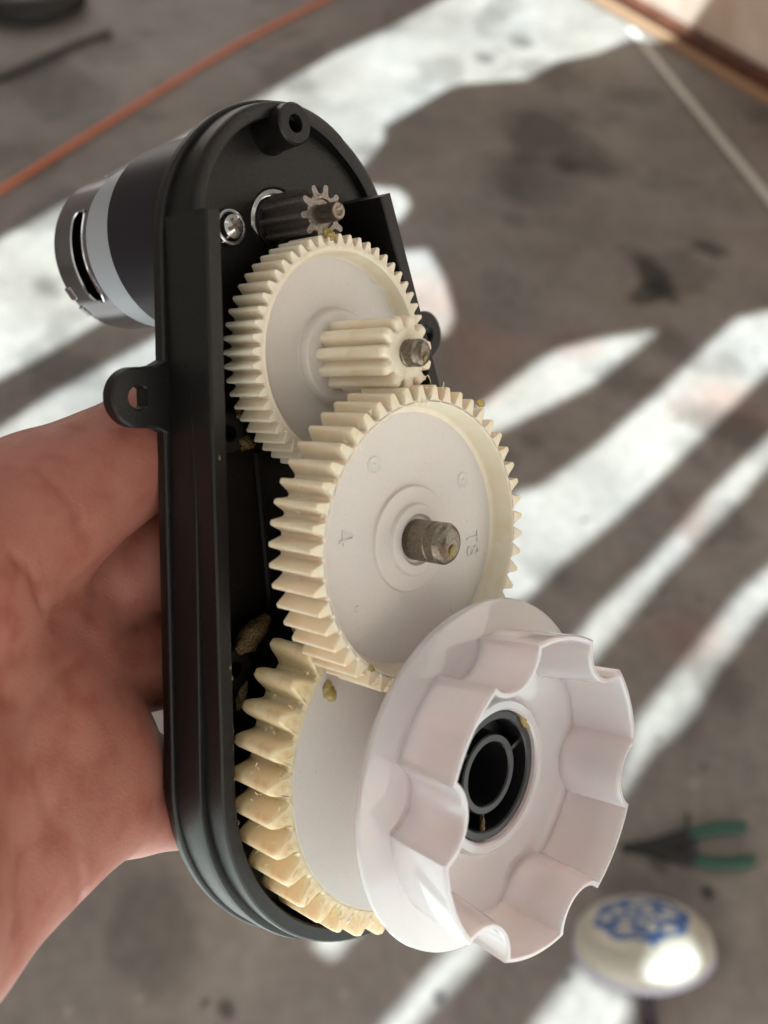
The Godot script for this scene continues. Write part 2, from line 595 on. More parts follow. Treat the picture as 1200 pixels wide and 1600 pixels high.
func shade_panel() -> void:
	# added panel out of view, gaps shaped to throw the sun stripes on the floor
	var holes := []
	for h in [[Vector2(-0.800, -1.506), Vector2(-0.745, -1.571), Vector2(-0.287, -2.150), Vector2(-0.124, -2.369), Vector2(0.000, -2.501), Vector2(0.156, -2.692), Vector2(0.287, -2.822), Vector2(0.62, -2.93), Vector2(0.78, -2.80), Vector2(0.79, -2.52), Vector2(0.74, -2.41), Vector2(0.630, -2.449), Vector2(0.530, -2.366), Vector2(0.433, -2.327), Vector2(0.344, -2.230), Vector2(0.178, -2.204), Vector2(0.151, -2.182), Vector2(0.000, -2.001), Vector2(0.000, -1.940), Vector2(-0.033, -1.860), Vector2(-0.154, -1.669), Vector2(-0.409, -1.408), Vector2(-0.508, -1.305), Vector2(-0.578, -1.225), Vector2(-0.637, -1.164), Vector2(-0.686, -1.112)],
		[Vector2(-0.053, -1.764), Vector2(0.026, -1.752), Vector2(0.048, -1.720), Vector2(0.051, -1.674), Vector2(0.028, -1.624), Vector2(0.000, -1.624)],
		[Vector2(0.000, -1.527), Vector2(0.083, -1.537), Vector2(0.112, -1.437), Vector2(0.125, -1.325), Vector2(0.109, -1.276), Vector2(0.044, -1.255)],
		[Vector2(-0.623, -1.033), Vector2(-0.554, -1.121), Vector2(-0.470, -1.204), Vector2(-0.395, -1.277), Vector2(-0.340, -1.325), Vector2(-0.320, -1.173), Vector2(-0.366, -1.127), Vector2(-0.606, -0.970)],
		[Vector2(0.133, -1.082), Vector2(0.159, -1.107), Vector2(0.264, -1.215), Vector2(0.302, -1.245), Vector2(0.376, -1.272), Vector2(0.475, -1.296), Vector2(0.481, -1.283), Vector2(0.407, -1.210), Vector2(0.346, -1.147), Vector2(0.187, -1.042), Vector2(0.140, -1.025)],
		[Vector2(0.170, -0.893), Vector2(0.204, -0.920), Vector2(0.233, -0.927), Vector2(0.273, -0.961), Vector2(0.338, -1.019), Vector2(0.472, -1.159), Vector2(0.626, -1.328), Vector2(0.686, -1.348), Vector2(0.813, -1.389), Vector2(0.788, -1.307), Vector2(0.641, -1.177), Vector2(0.465, -0.989), Vector2(0.340, -0.860), Vector2(0.245, -0.775), Vector2(0.197, -0.721), Vector2(0.155, -0.702)],
		[Vector2(0.281, -0.697), Vector2(0.288, -0.707), Vector2(0.377, -0.793), Vector2(0.491, -0.920), Vector2(0.603, -1.033), Vector2(0.716, -1.142), Vector2(0.712, -1.097), Vector2(0.584, -0.961), Vector2(0.532, -0.900), Vector2(0.389, -0.758), Vector2(0.281, -0.633), Vector2(0.153, -0.491), Vector2(0.035, -0.355), Vector2(-0.017, -0.302), Vector2(-0.053, -0.261), Vector2(-0.084, -0.282), Vector2(-0.028, -0.335), Vector2(0.075, -0.459), Vector2(0.213, -0.613)],
		[Vector2(0.283, -0.471), Vector2(0.311, -0.541), Vector2(0.385, -0.623), Vector2(0.487, -0.735), Vector2(0.535, -0.775), Vector2(0.605, -0.833), Vector2(0.588, -0.744), Vector2(0.515, -0.702), Vector2(0.429, -0.608), Vector2(0.381, -0.541), Vector2(0.321, -0.492), Vector2(0.286, -0.449), Vector2(0.182, -0.342), Vector2(0.105, -0.268), Vector2(0.094, -0.256), Vector2(0.043, -0.210), Vector2(0.000, -0.165), Vector2(-0.043, -0.160), Vector2(0.003, -0.210), Vector2(0.060, -0.270), Vector2(0.140, -0.342)],
		[Vector2(-0.95, -0.62), Vector2(-0.60, -0.50), Vector2(-0.46, -0.20), Vector2(-0.36, -0.155), Vector2(-0.05, -0.135), Vector2(0.16, -0.02), Vector2(0.12, 0.2), Vector2(-0.9, 0.2)],  # gap added for sunlit floor out of view, for bounce and glints
		[Vector2(0.119, -0.171), Vector2(0.154, -0.210), Vector2(0.204, -0.263), Vector2(0.218, -0.248), Vector2(0.240, -0.238), Vector2(0.254, -0.232), Vector2(0.250, -0.210), Vector2(0.219, -0.171)]]:
		holes.append(PackedVector2Array(h))
	# the gap whose sun falls on the round knob
	var spot := PackedVector2Array()
	for p in [Vector3(0.2405, 0.1096, -0.2328), Vector3(0.2619, 0.1211, -0.2464), Vector3(0.2869, 0.1234, -0.2492), Vector3(0.2988, 0.1173, -0.2419), Vector3(0.2940, 0.1042, -0.2264), Vector3(0.2678, 0.0997, -0.2209), Vector3(0.2428, 0.1027, -0.2246)]:
		var q: Vector3 = p - SUN_TRAVEL * (p.y / SUN_TRAVEL.y)
		spot.append(Vector2(q.x, q.z))
	holes.append(spot)
	# the sheet between the gaps, cut into trapezoids between the corners of the gaps
	var shift := SUN_TRAVEL * (PANEL_Y / SUN_TRAVEL.y)
	var xs := [-2.6, 2.6]
	for h in holes:
		for i in h.size():
			h[i] += Vector2(shift.x, shift.z)
			xs.append(h[i].x)
	for i in holes.size():
		var moved := PackedVector2Array()
		for q in holes[i]: moved.append(q)
		holes[i] = moved
	xs.sort()
	var t := PackedVector3Array()
	for i in xs.size() - 1:
		var x0: float = xs[i]
		var x1: float = xs[i + 1]
		if x1 - x0 < 1e-5: continue
		var mid := (x0 + x1) / 2.0
		var cuts := [[-3.6, -3.6, -3.6], [1.65, 1.65, 1.65]]
		for h in holes:
			for k in h.size():
				var a: Vector2 = h[k]
				var b: Vector2 = h[(k + 1) % h.size()]
				if (a.x - mid) * (b.x - mid) < 0.0:
					var s := (b.y - a.y) / (b.x - a.x)
					cuts.append([a.y + s * (mid - a.x), a.y + s * (x0 - a.x), a.y + s * (x1 - a.x)])
		cuts.sort_custom(func(p, q): return p[0] < q[0])
		for k in cuts.size() - 1:
			var m := Vector2(mid, (cuts[k][0] + cuts[k + 1][0]) / 2.0)
			var open := false
			for h in holes:
				if Geometry2D.is_point_in_polygon(m, h): open = true
			if open: continue
			for y in [PANEL_Y, PANEL_Y + 0.012]:
				quad(t, Vector3(x0, y, cuts[k][1]), Vector3(x1, y, cuts[k][2]), Vector3(x1, y, cuts[k + 1][2]), Vector3(x0, y, cuts[k + 1][1]))
	for h in holes:
		for k in h.size():
			var a: Vector2 = h[k]
			var b: Vector2 = h[(k + 1) % h.size()]
			quad(t, Vector3(a.x, PANEL_Y, a.y), Vector3(b.x, PANEL_Y, b.y), Vector3(b.x, PANEL_Y + 0.012, b.y), Vector3(a.x, PANEL_Y + 0.012, a.y))
	tag(put("added_shade_panel", finish(t, 10.0, PackedColorArray(), PackedVector2Array(), false), M.panel_board), "added panel out of view with gaps shaped to throw the sun stripes", "shade_panel")

# ------------------------------------------------------------------ gearbox housing
func housing() -> void:
	var h := thing("gearbox_housing", "black plastic gearbox half shell with side ears, held open", "gearbox", G)
	var m: Material = M.black_plastic
	var cm := Vector2(-13.6, 56.4)
	var cg := Vector2(-0.1, -44.2)
	# back plate with rounded edge, floor on top
	var t := PackedVector3Array()
	var hole := Vector2(-14.9, 63.1)
	var outer := []
	for s in [[-28.2, -1.2], [-27.8, -0.5], [-27.2, -0.1], [-25.2, 0.0], [-24.8, -0.15], [-24.5, -0.6]]:
		outer.append(hull(cm, 29.5 + s[1], cg, 45.9 + s[1], s[0]))
	loft(t, outer)
	var ci := Vector2(-12.0, 58.0)
	var inner_top := hull(ci, 26.9, cg, 40.6, -24.5)
	var inner_mid := hull(ci, 26.6, cg, 40.3, -24.9)
	var inner_low := hull(ci, 26.4, cg, 40.1, -26.0)
	loft(t, [outer[-1], inner_top, inner_mid, inner_low])
	# floor from that edge to the motor hole
	var star := func(z: float, r: float) -> PackedVector3Array:
		var out := PackedVector3Array()
		for p in inner_low:
			var d := (Vector2(p.x, p.y) / MM - hole).normalized() * r
			out.append(Vector3(hole.x + d.x, hole.y + d.y, z) * MM)
		return out
	loft(t, [inner_low, star.call(-26.0, 7.2), star.call(-26.4, 6.7), star.call(-28.2, 6.7), outer[0]])
	put("back_plate", finish(t, 40.0), m, h)
	# outer wall round the plate, low at the motor end, and the thin rib inside it
	t = PackedVector3Array()
	var path := [[Vector2(2.9, 69.2), Vector2.from_angle(deg_to_rad(381.4)), -17.0]]
	for i in 61:
		var n := Vector2.from_angle(deg_to_rad(lerpf(381.4, 178.8, i / 60.0)))
		path.append([cg + n * 43.4, n, -17.0])
	for i in 49:
		var f := i / 48.0
		var n := Vector2.from_angle(deg_to_rad(lerpf(178.8, 26.0, f)))
		path.append([cm + n * (26.6 + 0.9 * f), n, lerpf(-17.0, -24.1, clampf(pow(f * 1.25, 1.3), 0.0, 1.0))])
	var loops := []
	for p in path:
		var top: float = p[2]
		var loop := PackedVector3Array()
		for q in [[1.75, -24.45], [1.5, lerpf(top, -24.45, 0.15) if top > -23.9 else -24.3], [1.2, top + 0.05 - 0.25], [0.85, top], [-0.9, top], [-1.3, top - 0.2], [-1.6, -26.1], [1.0, -26.1]]:
			var o: Vector2 = p[0] + p[1] * float(q[0])
			loop.append(Vector3(o.x, o.y, q[1]) * MM)
		loops.append(loop)
	loft(t, loops)
	cap(t, loops[0], Vector3(-0.3, 1, 0))
	cap(t, loops[-1], Vector3(0.4, -1, 0))
	put("outer_wall", finish(t, 32.0), m, h)
	t = PackedVector3Array()
	path = [[Vector2(-42.2, 61.0), Vector2.from_angle(deg_to_rad(178.3))]]
	for i in 61:
		var n := Vector2.from_angle(deg_to_rad(lerpf(178.3, 381.4, i / 60.0)))
		path.append([cg + n * 43.4, n])
	path.append([Vector2(2.9, 69.2), Vector2.from_angle(deg_to_rad(381.4))])
	loops = []
	for p in path:
		var loop := PackedVector3Array()
		for q in [[-0.05, -25.9], [-0.1, -13.0], [-0.3, -12.3], [-0.65, -12.0], [-3.0, -12.0], [-3.3, -12.3], [-3.4, -13.0], [-3.7, -25.9]]:
			var o: Vector2 = p[0] + p[1] * float(q[0])
			loop.append(Vector3(o.x, o.y, q[1]) * MM)
		loops.append(loop)
	loft(t, loops)
	cap(t, loops[0], Vector3(0, 1, 0))
	cap(t, loops[-1], Vector3(-0.3, 1, 0))
	put("inner_rib", finish(t, 32.0), m, h)
	# ears with screw holes
	for e in [[Vector2(-48.9, 29.4), Vector2(-42.0, 29.4), 0.0], [Vector2(26.6, 42.3), Vector2(18.5, 39.0), 0.0]]:
		t = PackedVector3Array()
		var c: Vector2 = e[0]
		var root: Vector2 = e[1]
		var d := (c - root).normalized()
		var s := Vector2(-d.y, d.x)
		var ear_loop := func(inset: float, z: float) -> PackedVector3Array:
			var out := PackedVector3Array()
			var r := 5.4 - inset
			for i in 33:
				var a := PI * i / 32.0
				var q := c - s * r * cos(a) + d * r * sin(a)
				out.append(Vector3(q.x, q.y, z) * MM)
			for q in [c + s * r - d * 2.0, c + s * (r + 0.3) - d * 3.5, root + s * (r + 2.0), root - s * (r + 2.0), c - s * (r + 0.3) - d * 3.5, c - s * r - d * 2.0]:
				out.append(Vector3(q.x, q.y, z) * MM)
			return out
		var ls := [ear_loop.call(0.5, -27.9), ear_loop.call(0.0, -27.5), ear_loop.call(0.0, -24.8), ear_loop.call(0.4, -24.4)]
		var hole_loop := func(r: float, z: float) -> PackedVector3Array:
			var out := PackedVector3Array()
			for p in ls[3]:
				var q := (Vector2(p.x, p.y) / MM - c).normalized() * r + c
				out.append(Vector3(q.x, q.y, z) * MM)
			return out
		ls.append(hole_loop.call(2.35, -24.4))
		ls.append(hole_loop.call(2.1, -24.7))
		ls.append(hole_loop.call(2.1, -27.9))
		ls.append(ls[0])
		loft(t, ls)
		put("ear", finish(t, 35.0), m, h)
	# screw bosses
	for b in [[Vector2(-16.7, 80.1), 3.9, -18.0, 1.55], [Vector2(-32.6, 22.4), 4.0, -20.6, 1.5], [Vector2(-33.2, -23.2), 4.0, -20.6, 1.5], [Vector2(22.0, 12.0), 4.0, -20.6, 1.5]]:
		var z: float = b[2]
		var r: float = b[1]
		var ri: float = b[3]
		put("screw_boss", lathed([Vector2(r + 0.7, -26.2), Vector2(r + 0.25, -24.5), Vector2(r, z - 0.4), Vector2(r - 0.35, z), Vector2(ri + 0.2, z), Vector2(ri, z - 0.3), Vector2(ri, z - 6.0), Vector2(0, z - 6.0)], 32, b[0]), m, h)
	# buttress beside the top boss, ribs and steps on the floor
	t = PackedVector3Array()
	box(t, Vector3(-18.4, 81.0, -26.2) * MM, Vector3(-15.0, 84.0, -19.5) * MM, 0.0004)
	put("boss_web", finish(t), m, h)
	for r in [[Vector2(-22.5, 18.0), Vector2(-20.0, -14.0)], [Vector2(2.0, 66.0), Vector2(9.0, 50.0)], [Vector2(-3.0, 68.0), Vector2(3.0, 52.0)]]:
		t = PackedVector3Array()
		var a := Vector3(r[0].x, r[0].y, -25.9) * MM
		var b := Vector3(r[1].x, r[1].y, -25.9) * MM
		tube(t, [a, a.lerp(b, 0.5), b], 0.0009, 8)
		put("floor_rib", finish(t), m, h)
	# silver screw in the floor next to the motor hole
	var sc := Vector2(-27.4, 60.9)
	var screw := put("screw", lathed([Vector2(3.5, -26.4), Vector2(3.55, -25.2), Vector2(3.3, -24.85), Vector2(3.0, -24.8), Vector2(2.85, -25.0), Vector2(2.75, -24.7), Vector2(2.2, -24.0), Vector2(1.2, -23.7), Vector2(0, -23.6)], 40, sc), M.bright_steel, h)
	screw.set_meta("label", "silver cross head screw")
	t = PackedVector3Array()
	for k in 2:
		var bas := Basis(Vector3(0, 0, 1), deg_to_rad(28 + 90 * k))
		var xf := Transform3D(bas, Vector3(sc.x, sc.y, -23.85) * MM)
		box(t, Vector3(-1.55, -0.36, -0.2) * MM, Vector3(1.55, 0.36, 0.32) * MM, 0.0001, xf)
	put("cross_slot", finish(t), M.dirty_steel, screw)
	# dried dirty grease in the corners
	for g in [[Vector3(-31.2, -19.4, -21.2), Vector3(-25.2, -15.4, -21.6), 2.5, 0.9], [Vector3(-29.5, 20.6, -20.6), Vector3(-27.0, 20.0, -22.0), 1.6, 0.8], [Vector3(-30.4, -27.0, -21.5), Vector3(-32.5, -31.0, -21.0), 1.2, 0.6], [Vector3(-29.8, 26.6, -20.8), Vector3(-30.4, 25.6, -20.6), 0.9, 0.7]]:
		t = PackedVector3Array()
		lump(t, g[0] * MM, g[1] * MM, g[2] * MM, 7)
		var o := put("grease_smear", finish(t, 120.0), M.dirty_grease, h)
		o.set_meta("label", "dried brown grease")
	t = PackedVector3Array()
	for i in 70:
		var y := rng.randf_range(-52, 30)
		var p := Vector3(-39.9 + rng.randf_range(-0.5, 0.2) + (y + 44) * -0.012, y, -12.3 + rng.randf_range(-2.0, 0.3)) * MM
		if y > -50 and y < -14 or rng.randf() < 0.3:
			lump(t, p, p + Vector3(rng.randf_range(-0.2, 0.2), rng.randf_range(-0.8, 0.8), rng.randf_range(-0.3, 0.1)) * MM, rng.randf_range(0.12, 0.36) * MM, 4)
	var crumbs := put("grease_crumbs", finish(t, 50.0), M.dirty_grease, h)
	crumbs.set_meta("kind", "stuff")

# an uneven lump between two points
func lump(t: PackedVector3Array, a: Vector3, b: Vector3, r: float, n := 6) -> void:
	var d := b - a
	var ln := d.length()
	d = d.normalized() if ln > 0.00001 else Vector3(0, 1, 0)
	var u := d.cross(Vector3(0.3, 0.2, 0.9)).normalized()
	var v := d.cross(u)
	var loops := []
	for i in n + 1:
		var f := float(i) / n
		var ring := sin(PI * clampf(f, 0.04, 0.96))
		var c := a - d * r * 0.6 + d * (ln + r * 1.2) * f
		var loop := PackedVector3Array()
		var m := maxi(n, 5) + 2
		for k in m:
			var an := TAU * k / m
			var rr := r * sqrt(ring) * rng.randf_range(0.65, 1.2)
			loop.append(c + (u * cos(an) + v * sin(an)) * rr)
		loops.append(loop)
	loft(t, loops)
	cap(t, loops[0], -d)
	cap(t, loops[-1], d)

# ------------------------------------------------------------------ motor
func motor() -> void:
	var o := thing("electric_motor", "silver can motor with black sleeve fixed behind the gearbox", "motor", on_gearbox(-14.9, 63.1))
	put("sleeve", lathed([Vector2(6.0, -57.6), Vector2(19.9, -57.6), Vector2(20.25, -57.2), Vector2(20.25, -28.3), Vector2(6.0, -28.3)], 96), M.motor_sleeve, o)
	# can with two vent slots
	var t := PackedVector3Array()
	var n := 144
	var cols := [[17.8, -57.0], [17.8, -70.2], [17.8, -71.2], [17.8, -71.8], [17.8, -79.0], [17.8, -79.6]]
	var in_slot := func(a: float) -> bool:
		for c in [191.0, 11.0]:
			if absf(wrapf(rad_to_deg(a) - c, -180, 180)) < 33.0: return true
		return false
	for j in n:
		var a0 := TAU * j / n
		var a1 := TAU * (j + 1) / n
		var rows := [-57.0, -70.0, -72.6, -77.8, -85.0, -86.1, -86.9, -87.2]
		var rad := [17.8, 17.8, 17.8, 17.8, 17.8, 17.7, 17.2, 16.0]
		for i in rows.size() - 1:
			if i == 2 and in_slot.call((a0 + a1) / 2.0): continue
			var P := func(a: float, k: int) -> Vector3: return Vector3(cos(a) * rad[k], sin(a) * rad[k], rows[k]) * MM
			quad(t, P.call(a0, i + 1), P.call(a1, i + 1), P.call(a1, i), P.call(a0, i))
	lathe(t, [Vector2(0, -86.6), Vector2(16.0, -86.6), Vector2(16.0, -87.2)], n)
	var can := put("can", finish(t, 40.0), M.can_steel, o)
	# bright rolled edge of the slot, dark inside
	for c in [191.0, 11.0]:
		var pts := []
		for k in 49:
			var f := k / 48.0 * TAU
			var z := -75.2 + 2.6 * clampf(sin(f) * 1.6, -1.0, 1.0)
			var a := deg_to_rad(c + 33.5 * clampf(cos(f) * 1.08, -1.0, 1.0))
			pts.append(Vector3(cos(a) * 17.8, sin(a) * 17.8, z) * MM)
		t = PackedVector3Array()
		tube(t, pts, 0.00034, 6, false)
		put("slot_edge", finish(t), M.bright_steel, can)
	put("armature", lathed([Vector2(0, -84), Vector2(14.5, -84), Vector2(14.5, -60), Vector2(0, -60)], 48), M.dark_hole, o)
	# flux ring: matt grey band
	put("grey_band", lathed([Vector2(17.0, -70.4), Vector2(18.15, -70.2), Vector2(18.2, -70.0), Vector2(18.2, -57.5), Vector2(17.0, -57.5)], 96), M.matt_steel, o)
	for a in [60.0, 100.0, 215.0, 232.0, 300.0]:
		t = PackedVector3Array()
		var d := Vector3(cos(deg_to_rad(a)), sin(deg_to_rad(a)), 0)
		var xf := Transform3D(Basis(d, Vector3(-d.y, d.x, 0), Vector3(0, 0, 1)), d * 17.6 * MM)
		box(t, Vector3(-0.3, -1.6, -86.6) * MM, Vector3(0.5, 1.6, -84.6) * MM, 0.0002, xf)
		put("crimp", finish(t), M.bright_steel, can)
	# front face seen through the hole
	put("front_face", lathed([Vector2(0, -29.2), Vector2(10.0, -29.2), Vector2(10.0, -28.7), Vector2(6.6, -28.7), Vector2(6.5, -26.6), Vector2(5.7, -26.4), Vector2(5.5, -27.4), Vector2(0, -27.4)], 64), M.bright_steel, o)
	put("bearing", lathed([Vector2(0, -27.3), Vector2(5.3, -27.3), Vector2(5.0, -26.6), Vector2(3.0, -26.3), Vector2(0, -26.3)], 48), M.dark_rubber, o)
	# steel pinion with ten slim teeth
	var pin := put("pinion", lathed([Vector2(1.7, -26.2), Vector2(3.75, -26.2), Vector2(3.75, -13.0), Vector2(3.6, -12.8), Vector2(2.9, -12.8), Vector2(2.7, -13.3), Vector2(1.7, -13.4)], 40), M.pinion_steel, o)
	var prof := [Vector2(1.1, -0.15), Vector2(0.74, 0.1), Vector2(0.62, 0.3), Vector2(0.64, 0.55), Vector2(0.58, 0.75), Vector2(0.42, 0.92), Vector2(0.16, 1.0)]
	teeth(pin, tooth_mesh(3.6, 1.85, prof, -25.5, -12.8, 0.15), M.pinion_steel, 10, 8.0)
	put("shaft", lathed([Vector2(0, -60), Vector2(1.75, -60), Vector2(1.75, -9.0), Vector2(1.45, -8.4), Vector2(0.9, -8.4), Vector2(0.6, -8.7), Vector2(0, -8.8)], 32), M.dirty_steel, o)

# ------------------------------------------------------------------ gears
func strands(parent: Node3D, r0: float, r1: float, z: float, n: int, a0: float, a1: float, ln := 2.2) -> void:
	# burrs and wisps of grease along the tooth edges
	var t := PackedVector3Array()
	for i in n:
		var a := deg_to_rad(rng.randf_range(a0, a1))
		var r := rng.randf_range(r0, r1)
		var p := Vector3(cos(a) * r, sin(a) * r, z + 0.05) * MM
		var turn := a + rng.randf_range(-1.2, 1.2)
		var d := Vector3(cos(turn), sin(turn), rng.randf_range(-0.15, 0.1)) * rng.randf_range(0.3, 1.0) * ln * MM
		var bend := Vector3(-sin(turn), cos(turn), rng.randf_range(0.0, 0.4)) * rng.randf_range(-0.4, 0.4) * ln * 0.5 * MM
		tube(t, [p, p + d * 0.35 + bend * 0.7, p + d * 0.7 + bend, p + d], rng.randf_range(0.05, 0.11) * MM, 4, false, 0.4)
	var o := put("burrs", finish(t, 80.0), M.clear_burr, parent)
	o.set_meta("kind", "stuff")

# thin wet film of grease in small uneven patches on the teeth
func wet(parent: Node3D, r0: float, r1: float, z: float, n: int, a0: float, a1: float, big := 1.0) -> void:
	var t := PackedVector3Array()
	for i in n:
		var a := deg_to_rad(rng.randf_range(a0, a1))
		var r := rng.randf_range(r0, r1)
		var p := Vector3(cos(a) * r, sin(a) * r, z + rng.randf_range(-0.8, 0.05)) * MM
		var d := Vector3(rng.randf_range(-1, 1), rng.randf_range(-1, 1), rng.randf_range(-1.5, 0.3)).normalized() * rng.randf_range(0.2, 1.1) * MM
		lump(t, p, p + d, rng.randf_range(0.06, 0.16) * big * MM, 5)
	var o := put("wet_grease", finish(t, 180.0), M.amber_grease, parent)
	o.set_meta("kind", "stuff")

func involute(p: float) -> Array:
	# half widths of a tooth, for its pitch at the pitch circle
	return [Vector2(0.47 * p, -0.12), Vector2(0.40 * p, 0.02), Vector2(0.335 * p, 0.14), Vector2(0.285 * p, 0.36), Vector2(0.22 * p, 0.64), Vector2(0.165 * p, 0.84), Vector2(0.125 * p, 0.95), Vector2(0.07 * p, 1.0)]

func dirty_shaft(parent: Node3D, r: float, z0: float, z1: float) -> void:
	# turned steel with fine rings and a groove near the bevelled end
	var prof := [Vector2(0, z0), Vector2(r, z0)]
	var z := z1 - 7.0
	while z < z1 - 3.4:
		prof.append(Vector2(r, z))
		prof.append(Vector2(r - 0.05, z + 0.18))
		z += 0.38
	for p in [Vector2(r, z1 - 3.2), Vector2(r - 0.2, z1 - 3.0), Vector2(r - 0.2, z1 - 2.6), Vector2(r, z1 - 2.4), Vector2(r, z1 - 0.8), Vector2(r - 0.3, z1 - 0.3), Vector2(r - 0.9, z1), Vector2(r * 0.45, z1 - 0.1), Vector2(r * 0.3, z1 - 0.35), Vector2(0, z1 - 0.5)]:
		prof.append(p)
	var o := put("shaft", lathed(prof, 40, Vector2.ZERO, false, 25.0), M.dirty_steel, parent)
	var t := PackedVector3Array()
	lump(t, Vector3(r * 0.35, -r * 0.15, z1 - 0.1) * MM, Vector3(r * 0.1, -r * 0.6, z1 - 0.05) * MM, r * 0.14 * MM, 6)
	put("oil_film", finish(t, 60.0), M.grease, o)

func first_gear() -> void:
	var o := thing("compound_gear", "upper cream nylon gear meshing with the steel motor pinion", "gear", on_gearbox(-12.33, 36.63), "cream nylon compound gears")
	var m: Material = M.cream_nylon
	var rim := put("toothed_rim", lathed([Vector2(17.0, -18.4), Vector2(20.6, -18.4), Vector2(20.95, -18.1), Vector2(20.95, -9.8), Vector2(20.7, -9.5), Vector2(20.0, -9.5), Vector2(19.6, -9.8), Vector2(19.2, -12.6), Vector2(18.6, -13.3), Vector2(17.0, -13.6)], 110, Vector2.ZERO, true), m, o)
	teeth(rim, tooth_mesh(20.85, 1.85, involute(2.5), -18.4, -9.5, 0.22), m, 55, 14.9)
	put("web", lathed([Vector2(0, -16.5), Vector2(18.8, -16.5), Vector2(18.8, -13.3), Vector2(9.8, -13.2), Vector2(9.3, -12.9), Vector2(9.0, -11.6), Vector2(8.6, -11.1), Vector2(8.0, -11.0), Vector2(0, -11.0)], 96), M.thin_web_nylon, o)
	var pin := put("pinion", lathed([Vector2(0, -13), Vector2(4.8, -13), Vector2(4.8, 6.2), Vector2(4.4, 6.6), Vector2(0, 6.6)], 48), m, o)
	var prof := [Vector2(1.6, -0.15), Vector2(1.34, 0.03), Vector2(1.18, 0.2), Vector2(1.12, 0.5), Vector2(1.0, 0.76), Vector2(0.78, 0.93), Vector2(0.45, 1.0)]
	teeth(pin, tooth_mesh(4.6, 2.2, prof, -12.5, 6.5, 1.3), m, 11, 177.0)
	dirty_shaft(o, 2.5, -24, 10.2)
	var t := PackedVector3Array()
	lump(t, Vector3(-3.6, 21.6, -9.8) * MM, Vector3(-3.9, 23.0, -10.6) * MM, 0.0010, 7)
	lump(t, Vector3(-3.2, 22.4, -9.5) * MM, Vector3(-4.2, 22.2, -9.4) * MM, 0.0007, 6)
	put("grease", finish(t, 180.0), M.grease, o)
	wet(o, 19.8, 22.4, -9.5, 14, 60, 130)
	wet(o, 20.8, 22.4, -12.0, 14, 120, 260)
	strands(o, 19.8, 22.3, -9.5, 16, 60, 140, 1.6)
	strands(o, 3.0, 7.0, 6.6, 9, 200, 330, 2.2)

func second_gear() -> void:
	var o := thing("compound_gear", "middle cream nylon gear with T8 moulded on its face and thick shaft", "gear", on_gearbox(-9.6, 2.2), "cream nylon compound gears")
	var m: Material = M.cream_nylon
	var rim := put("toothed_rim", lathed([Vector2(23.0, -2.6), Vector2(25.9, -2.6), Vector2(26.2, -2.3), Vector2(26.2, 8.4), Vector2(25.95, 8.7), Vector2(25.6, 8.7), Vector2(25.35, 8.4), Vector2(25.0, 5.0), Vector2(24.6, 4.3), Vector2(23.0, 3.7)], 96, Vector2.ZERO, true), m, o)
	teeth(rim, tooth_mesh(26.1, 2.7, involute(3.45), -2.6, 8.7, 0.3), m, 48, 3.5)
	var web := put("web", lathed([Vector2(0, 1.0), Vector2(24.8, 1.0), Vector2(24.8, 4.0), Vector2(10.5, 4.0), Vector2(10.2, 4.15), Vector2(10.0, 4.75), Vector2(9.7, 4.95), Vector2(7.2, 4.95), Vector2(6.9, 5.1), Vector2(6.6, 5.9), Vector2(6.2, 6.15), Vector2(4.9, 6.15), Vector2(4.4, 5.4), Vector2(0, 5.4)], 96), M.thin_web_nylon, o)
	# moulded marks
	for k in [["4", Vector2(-16.6, 2.3), -86.0], ["T8", Vector2(18.1, -3.4), -86.0]]:
		var tm := TextMesh.new()
		tm.text = k[0]
		tm.font_size = 32
		tm.pixel_size = 0.00015
		tm.depth = 0.0004
		var f := SystemFont.new()
		f.font_names = PackedStringArray(["Droid Sans"])
		tm.font = f
		put("moulded_mark", tm, M.thin_web_nylon, web, Transform3D(Basis(Vector3(0, 0, 1), deg_to_rad(k[2])), Vector3(k[1].x, k[1].y, 4.05) * MM))
	for p in [Vector2(-9.3, 14.5), Vector2(15.4, 9.8)]:
		put("pin_mark", lathed([Vector2(1.7, 3.9), Vector2(1.65, 4.12), Vector2(1.4, 4.16), Vector2(1.15, 4.03), Vector2(0.5, 4.03), Vector2(0.3, 4.2), Vector2(0, 4.22)], 24, p), M.thin_web_nylon, web)
	for p in [Vector2(-14.3, -11.0), Vector2(12.0, -15.9)]:
		put("pin_mark", lathed([Vector2(0.7, 3.95), Vector2(0.5, 4.2), Vector2(0, 4.3)], 16, p), M.thin_web_nylon, web)
	var pin := put("pinion", lathed([Vector2(0, -16), Vector2(7.6, -16), Vector2(7.6, -2.5), Vector2(0, -2.5)], 40), m, o)
	teeth(pin, tooth_mesh(7.4, 3.6, involute(5.4), -16, -2.8, 0.3), m, 10, 12.0)
	dirty_shaft(o, 3.9, -24, 13.6)
	var t := PackedVector3Array()
	lump(t, Vector3(14.6, 25.4, 8.6) * MM, Vector3(16.0, 24.6, 8.4) * MM, 0.0007, 6)
	lump(t, Vector3(-15.8, -20.4, 8.5) * MM, Vector3(-14.8, -21.2, 8.5) * MM, 0.0006, 6)
	put("grease", finish(t, 180.0), M.grease, o)
	wet(o, 25.7, 28.5, 8.6, 40, 60, 180)
	wet(o, 25.7, 28.5, 8.6, 18, 230, 300)
	wet(o, 26.0, 28.0, 8.4, 22, 222, 272, 2.6)
	wet(o, 26.2, 28.4, 4.0, 24, 110, 260)
	strands(o, 25.0, 28.4, 8.7, 26, 75, 175, 1.8)
	strands(o, 25.0, 28.4, 8.7, 12, -150, -40, 1.4)
	strands(o, 24.4, 25.2, 8.7, 8, 90, 150, 4.0)

